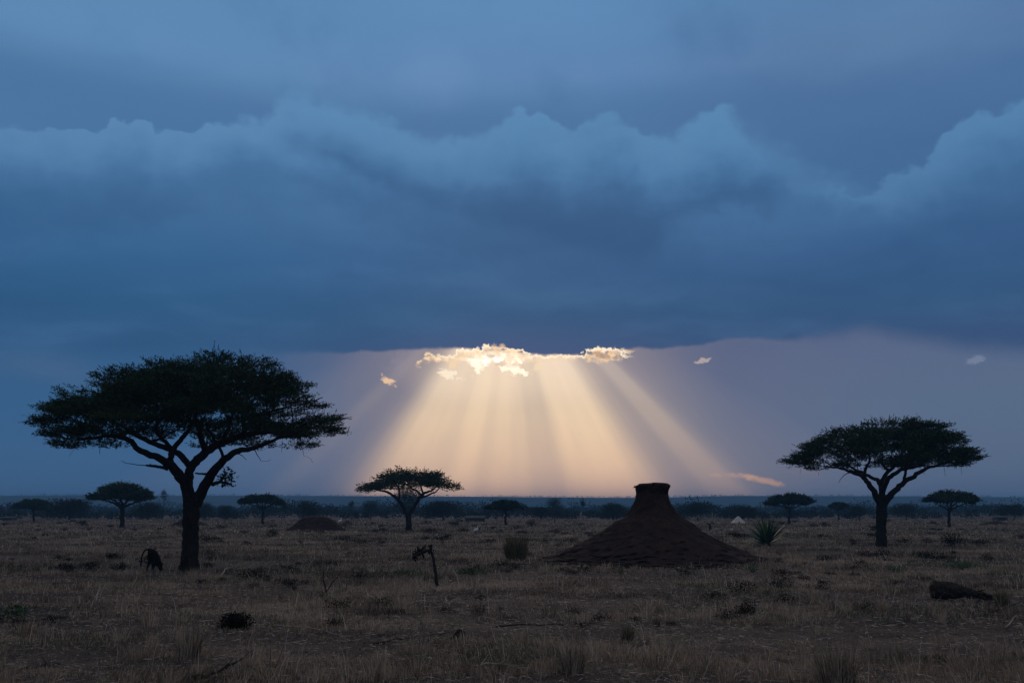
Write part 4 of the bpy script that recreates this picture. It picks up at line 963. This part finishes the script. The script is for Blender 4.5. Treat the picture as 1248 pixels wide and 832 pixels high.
# ------------------------------------------------------------------ ground cover
def grass():
    rng = RNG
    def dens(x, y):
        py_ = 620 + FPX * CH / y
        b = fbm(x / 3.4, y / 1.8, 21, 4); c = fbm(x / 1.0, y / .8, 33, 3)
        d = np.clip((b * .6 + c * .4 - .43) * 6.5, 0.03, 1)
        # bare trodden strips crossing the foreground
        w = (fbm(x / 4, x * 0 + 1.0, 41, 3) - .5) * 12
        s1 = np.exp(-((py_ - 760 - w) / 13) ** 2) * np.where((x < -4.2) | (x > -1.2), 1, .35)
        s2 = np.exp(-((py_ - 725 - w) / 9) ** 2) * np.where(x > 3.0, .8, 0)
        return d * (1 - .93 * np.clip(s1 + s2, 0, 1))
    def scatter(n, d0, d1, hm, wk, azm=36):
        """uniform over log distance so far blades are fewer and broader"""
        d = d0 * np.exp(rng.random(n) * math.log(d1 / d0)); az = np.radians(rng.uniform(-azm, azm, n))
        x, y = d * np.tan(az), d; k = rng.random(n) < dens(x, y) * np.clip(.5 + (d - 9) / 14, .5, 1); x, y, d = x[k], y[k], d[k]; n = len(x)
        # pull blades into clumps
        g = fbm(x * 2.2, y * 2.2, 51, 2); hcl = fbm(x / 1.3, y / 1.3, 61, 3)
        h = hm * (.35 + 1.1 * hcl) * (.45 + .8 * rng.random(n)) * (.6 + .8 * g)
        w = wk * d * (.6 + .8 * rng.random(n))
        wind = np.stack([fbm(x / 2, y / 2, 71, 2) - .5, fbm(x / 2, y / 2, 81, 2) - .5], 1) * 1.1
        lean = wind + rng.normal(0, .38, (n, 2))
        tn = np.clip(-.06 + .98 * fbm(x / 2.2, y / 1.5, 91, 4) + rng.normal(0, .13, n), 0, .82)
        green = fbm(x / 3.0, y / 2.2, 95, 3); tn = np.where((green > .62) & (rng.random(n) < .6), .9, tn)
        tn = np.where(rng.random(n) < .035, 1.0, tn)
        return np.stack([x, y, ter(x, y) - .01], 1), h, w, lean, tn
    mb = MB()
    for args in [(560000, 8.5, 30, .105, .00055), (420000, 24, 70, .16, .00065), (260000, 60, 175, .22, .0009)]:
        P, h, w, ln, tn = scatter(*args); blades(mb, P, h, w, ln, tn, .5)
    # tufts: radiating clumps of mixed height
    nt = 2600; d = 9 * np.exp(RNG.random(nt) * math.log(80 / 9)); az = np.radians(RNG.uniform(-36, 36, nt)); x, y = d * np.tan(az), d
    k = RNG.random(nt) < dens(x, y) + .12; x, y, d = x[k], y[k], d[k]; nt = len(x); nb = 46
    hs = .12 + .26 * RNG.random(nt) ** 2; ts = np.clip(.15 + .7 * fbm(x, y, 120, 2) + RNG.normal(0, .1, nt), 0, .8)
    a = RNG.random((nt, nb)) * 6.283; rr = np.sqrt(RNG.random((nt, nb))) * hs[:, None] * .35
    P = np.stack([x[:, None] + rr * np.cos(a), y[:, None] + rr * np.sin(a)], -1).reshape(-1, 2)
    P3 = np.column_stack([P, ter(P[:, 0], P[:, 1]) - .01]); m = len(P3)
    ll = (RNG.random((nt, nb)) * .9)[..., None] * np.stack([np.cos(a), np.sin(a)], -1)
    blades(mb, P3, np.repeat(hs, nb) * (.5 + .7 * RNG.random(m)), np.repeat(d, nb) * .00055 * (.7 + .6 * RNG.random(m)), ll.reshape(-1, 2), np.clip(np.repeat(ts, nb) + RNG.normal(0, .1, m), 0, .85), .45)
    # taller bleached stalks
    P, h, w, ln, tn = scatter(4200, 8.5, 45, .46, .0005); blades(mb, P, h, w, ln * .7, np.where(RNG.random(len(h)) < .5, 1.0, .75), .3)
    # flattened litter
    P, h, w, ln, tn = scatter(130000, 8.5, 34, .16, .0005); blades(mb, P + np.array([0, 0, .012]), h * .8, w, nrm(RNG.normal(size=(len(h), 2))) * 1.2, tn * .9, .2, .10)
    # broken straw blown over the bare soil
    n = 120000; d = 8.5 * np.exp(RNG.random(n) * math.log(36 / 8.5)); az = np.radians(RNG.uniform(-36, 36, n)); x, y = d * np.tan(az), d
    k = RNG.random(n) < .25 + .9 * np.clip(fbm(x / .8, y / .6, 131, 3) - .35, 0, 1); x, y, d = x[k], y[k], d[k]; n = len(x)
    P = np.column_stack([x, y, ter(x, y) + .012 + .03 * RNG.random(n)]); D = np.column_stack([nrm(RNG.normal(size=(n, 2))), RNG.normal(0, .10, n)])
    leaves(mb, P, D, .05 + .16 * RNG.random(n) ** 2, d * .0006, np.where(RNG.random(n) < .3, .02 + .2 * RNG.random(n), np.where(RNG.random(n) < .2, 1.0, .35 + .45 * RNG.random(n))))
    tag(mb.build('dry_grass', GRASS), 'dry straw coloured savanna grass covering the whole plain', 'grass', kind='stuff')
    # dark low scrub scattered through the grass
    mb = MB(); n = 420
    d = 16 * np.exp(RNG.random(n) * math.log(150 / 16)); az = np.radians(RNG.uniform(-34, 34, n)); x, y = d * np.tan(az), d
    keep = fbm(x / 9, y / 4, 15, 3) > .46
    for (px, py) in [(182, 698), (529, 716), (1165, 729), (580, 651), (900, 638), (286, 766), (935, 666)]:
        gx, gy = gp(px, py); keep &= np.hypot(x - gx, (y - gy) * .35) > 1.3
    for X_, Y_ in zip(x[keep], y[keep]):
        s = random.uniform(.10, .34) * (Y_ / 40) ** .45; m = 260
        p = nrm(RNG.normal(size=(m, 3))) * (RNG.random((m, 1)) ** .5) * np.array([s * 1.5, s, s * .6])
        P = p + np.array([X_, Y_, float(ter(X_, Y_)) + s * .45]); leaves(mb, P, p + RNG.normal(0, s, (m, 3)) + np.array([0, 0, s]), s * .20, s * .05 + Y_ * .0004, .1 + .6 * RNG.random(m))
    tag(mb.build('dead_scrub', DARKLEAF), 'scattered low dark dead scrub and forbs among the dry grass', 'scrub', kind='stuff')
    # clods and stones on the bare soil
    mb = MB(); n = 1800
    d = 9 * np.exp(RNG.random(n) * math.log(34 / 9)); az = np.radians(RNG.uniform(-34, 34, n)); x, y = d * np.tan(az), d
    z = ter(x, y); O = np.array([[1, 0, 0], [0, 1, 0], [-1, 0, 0], [0, -1, 0], [0, 0, 1], [0, 0, -1.0]])
    s = .008 + .03 * RNG.random(n) ** 4
    V = np.stack([x, y, z], 1)[:, None, :] + O[None] * s[:, None, None] * (.6 + .8 * RNG.random((n, 6, 1))); i = np.arange(n)[:, None] * 6
    F = np.concatenate([i + np.array([f]) for f in [(0, 1, 4), (1, 2, 4), (2, 3, 4), (3, 0, 4), (1, 0, 5), (2, 1, 5), (3, 2, 5), (0, 3, 5)]])
    mb.add(V.reshape(-1, 3), F)
    tag(mb.build('soil_clods', GROUND), 'small dark clods and stones on the bare soil patches', 'stones', kind='stuff')
grass()
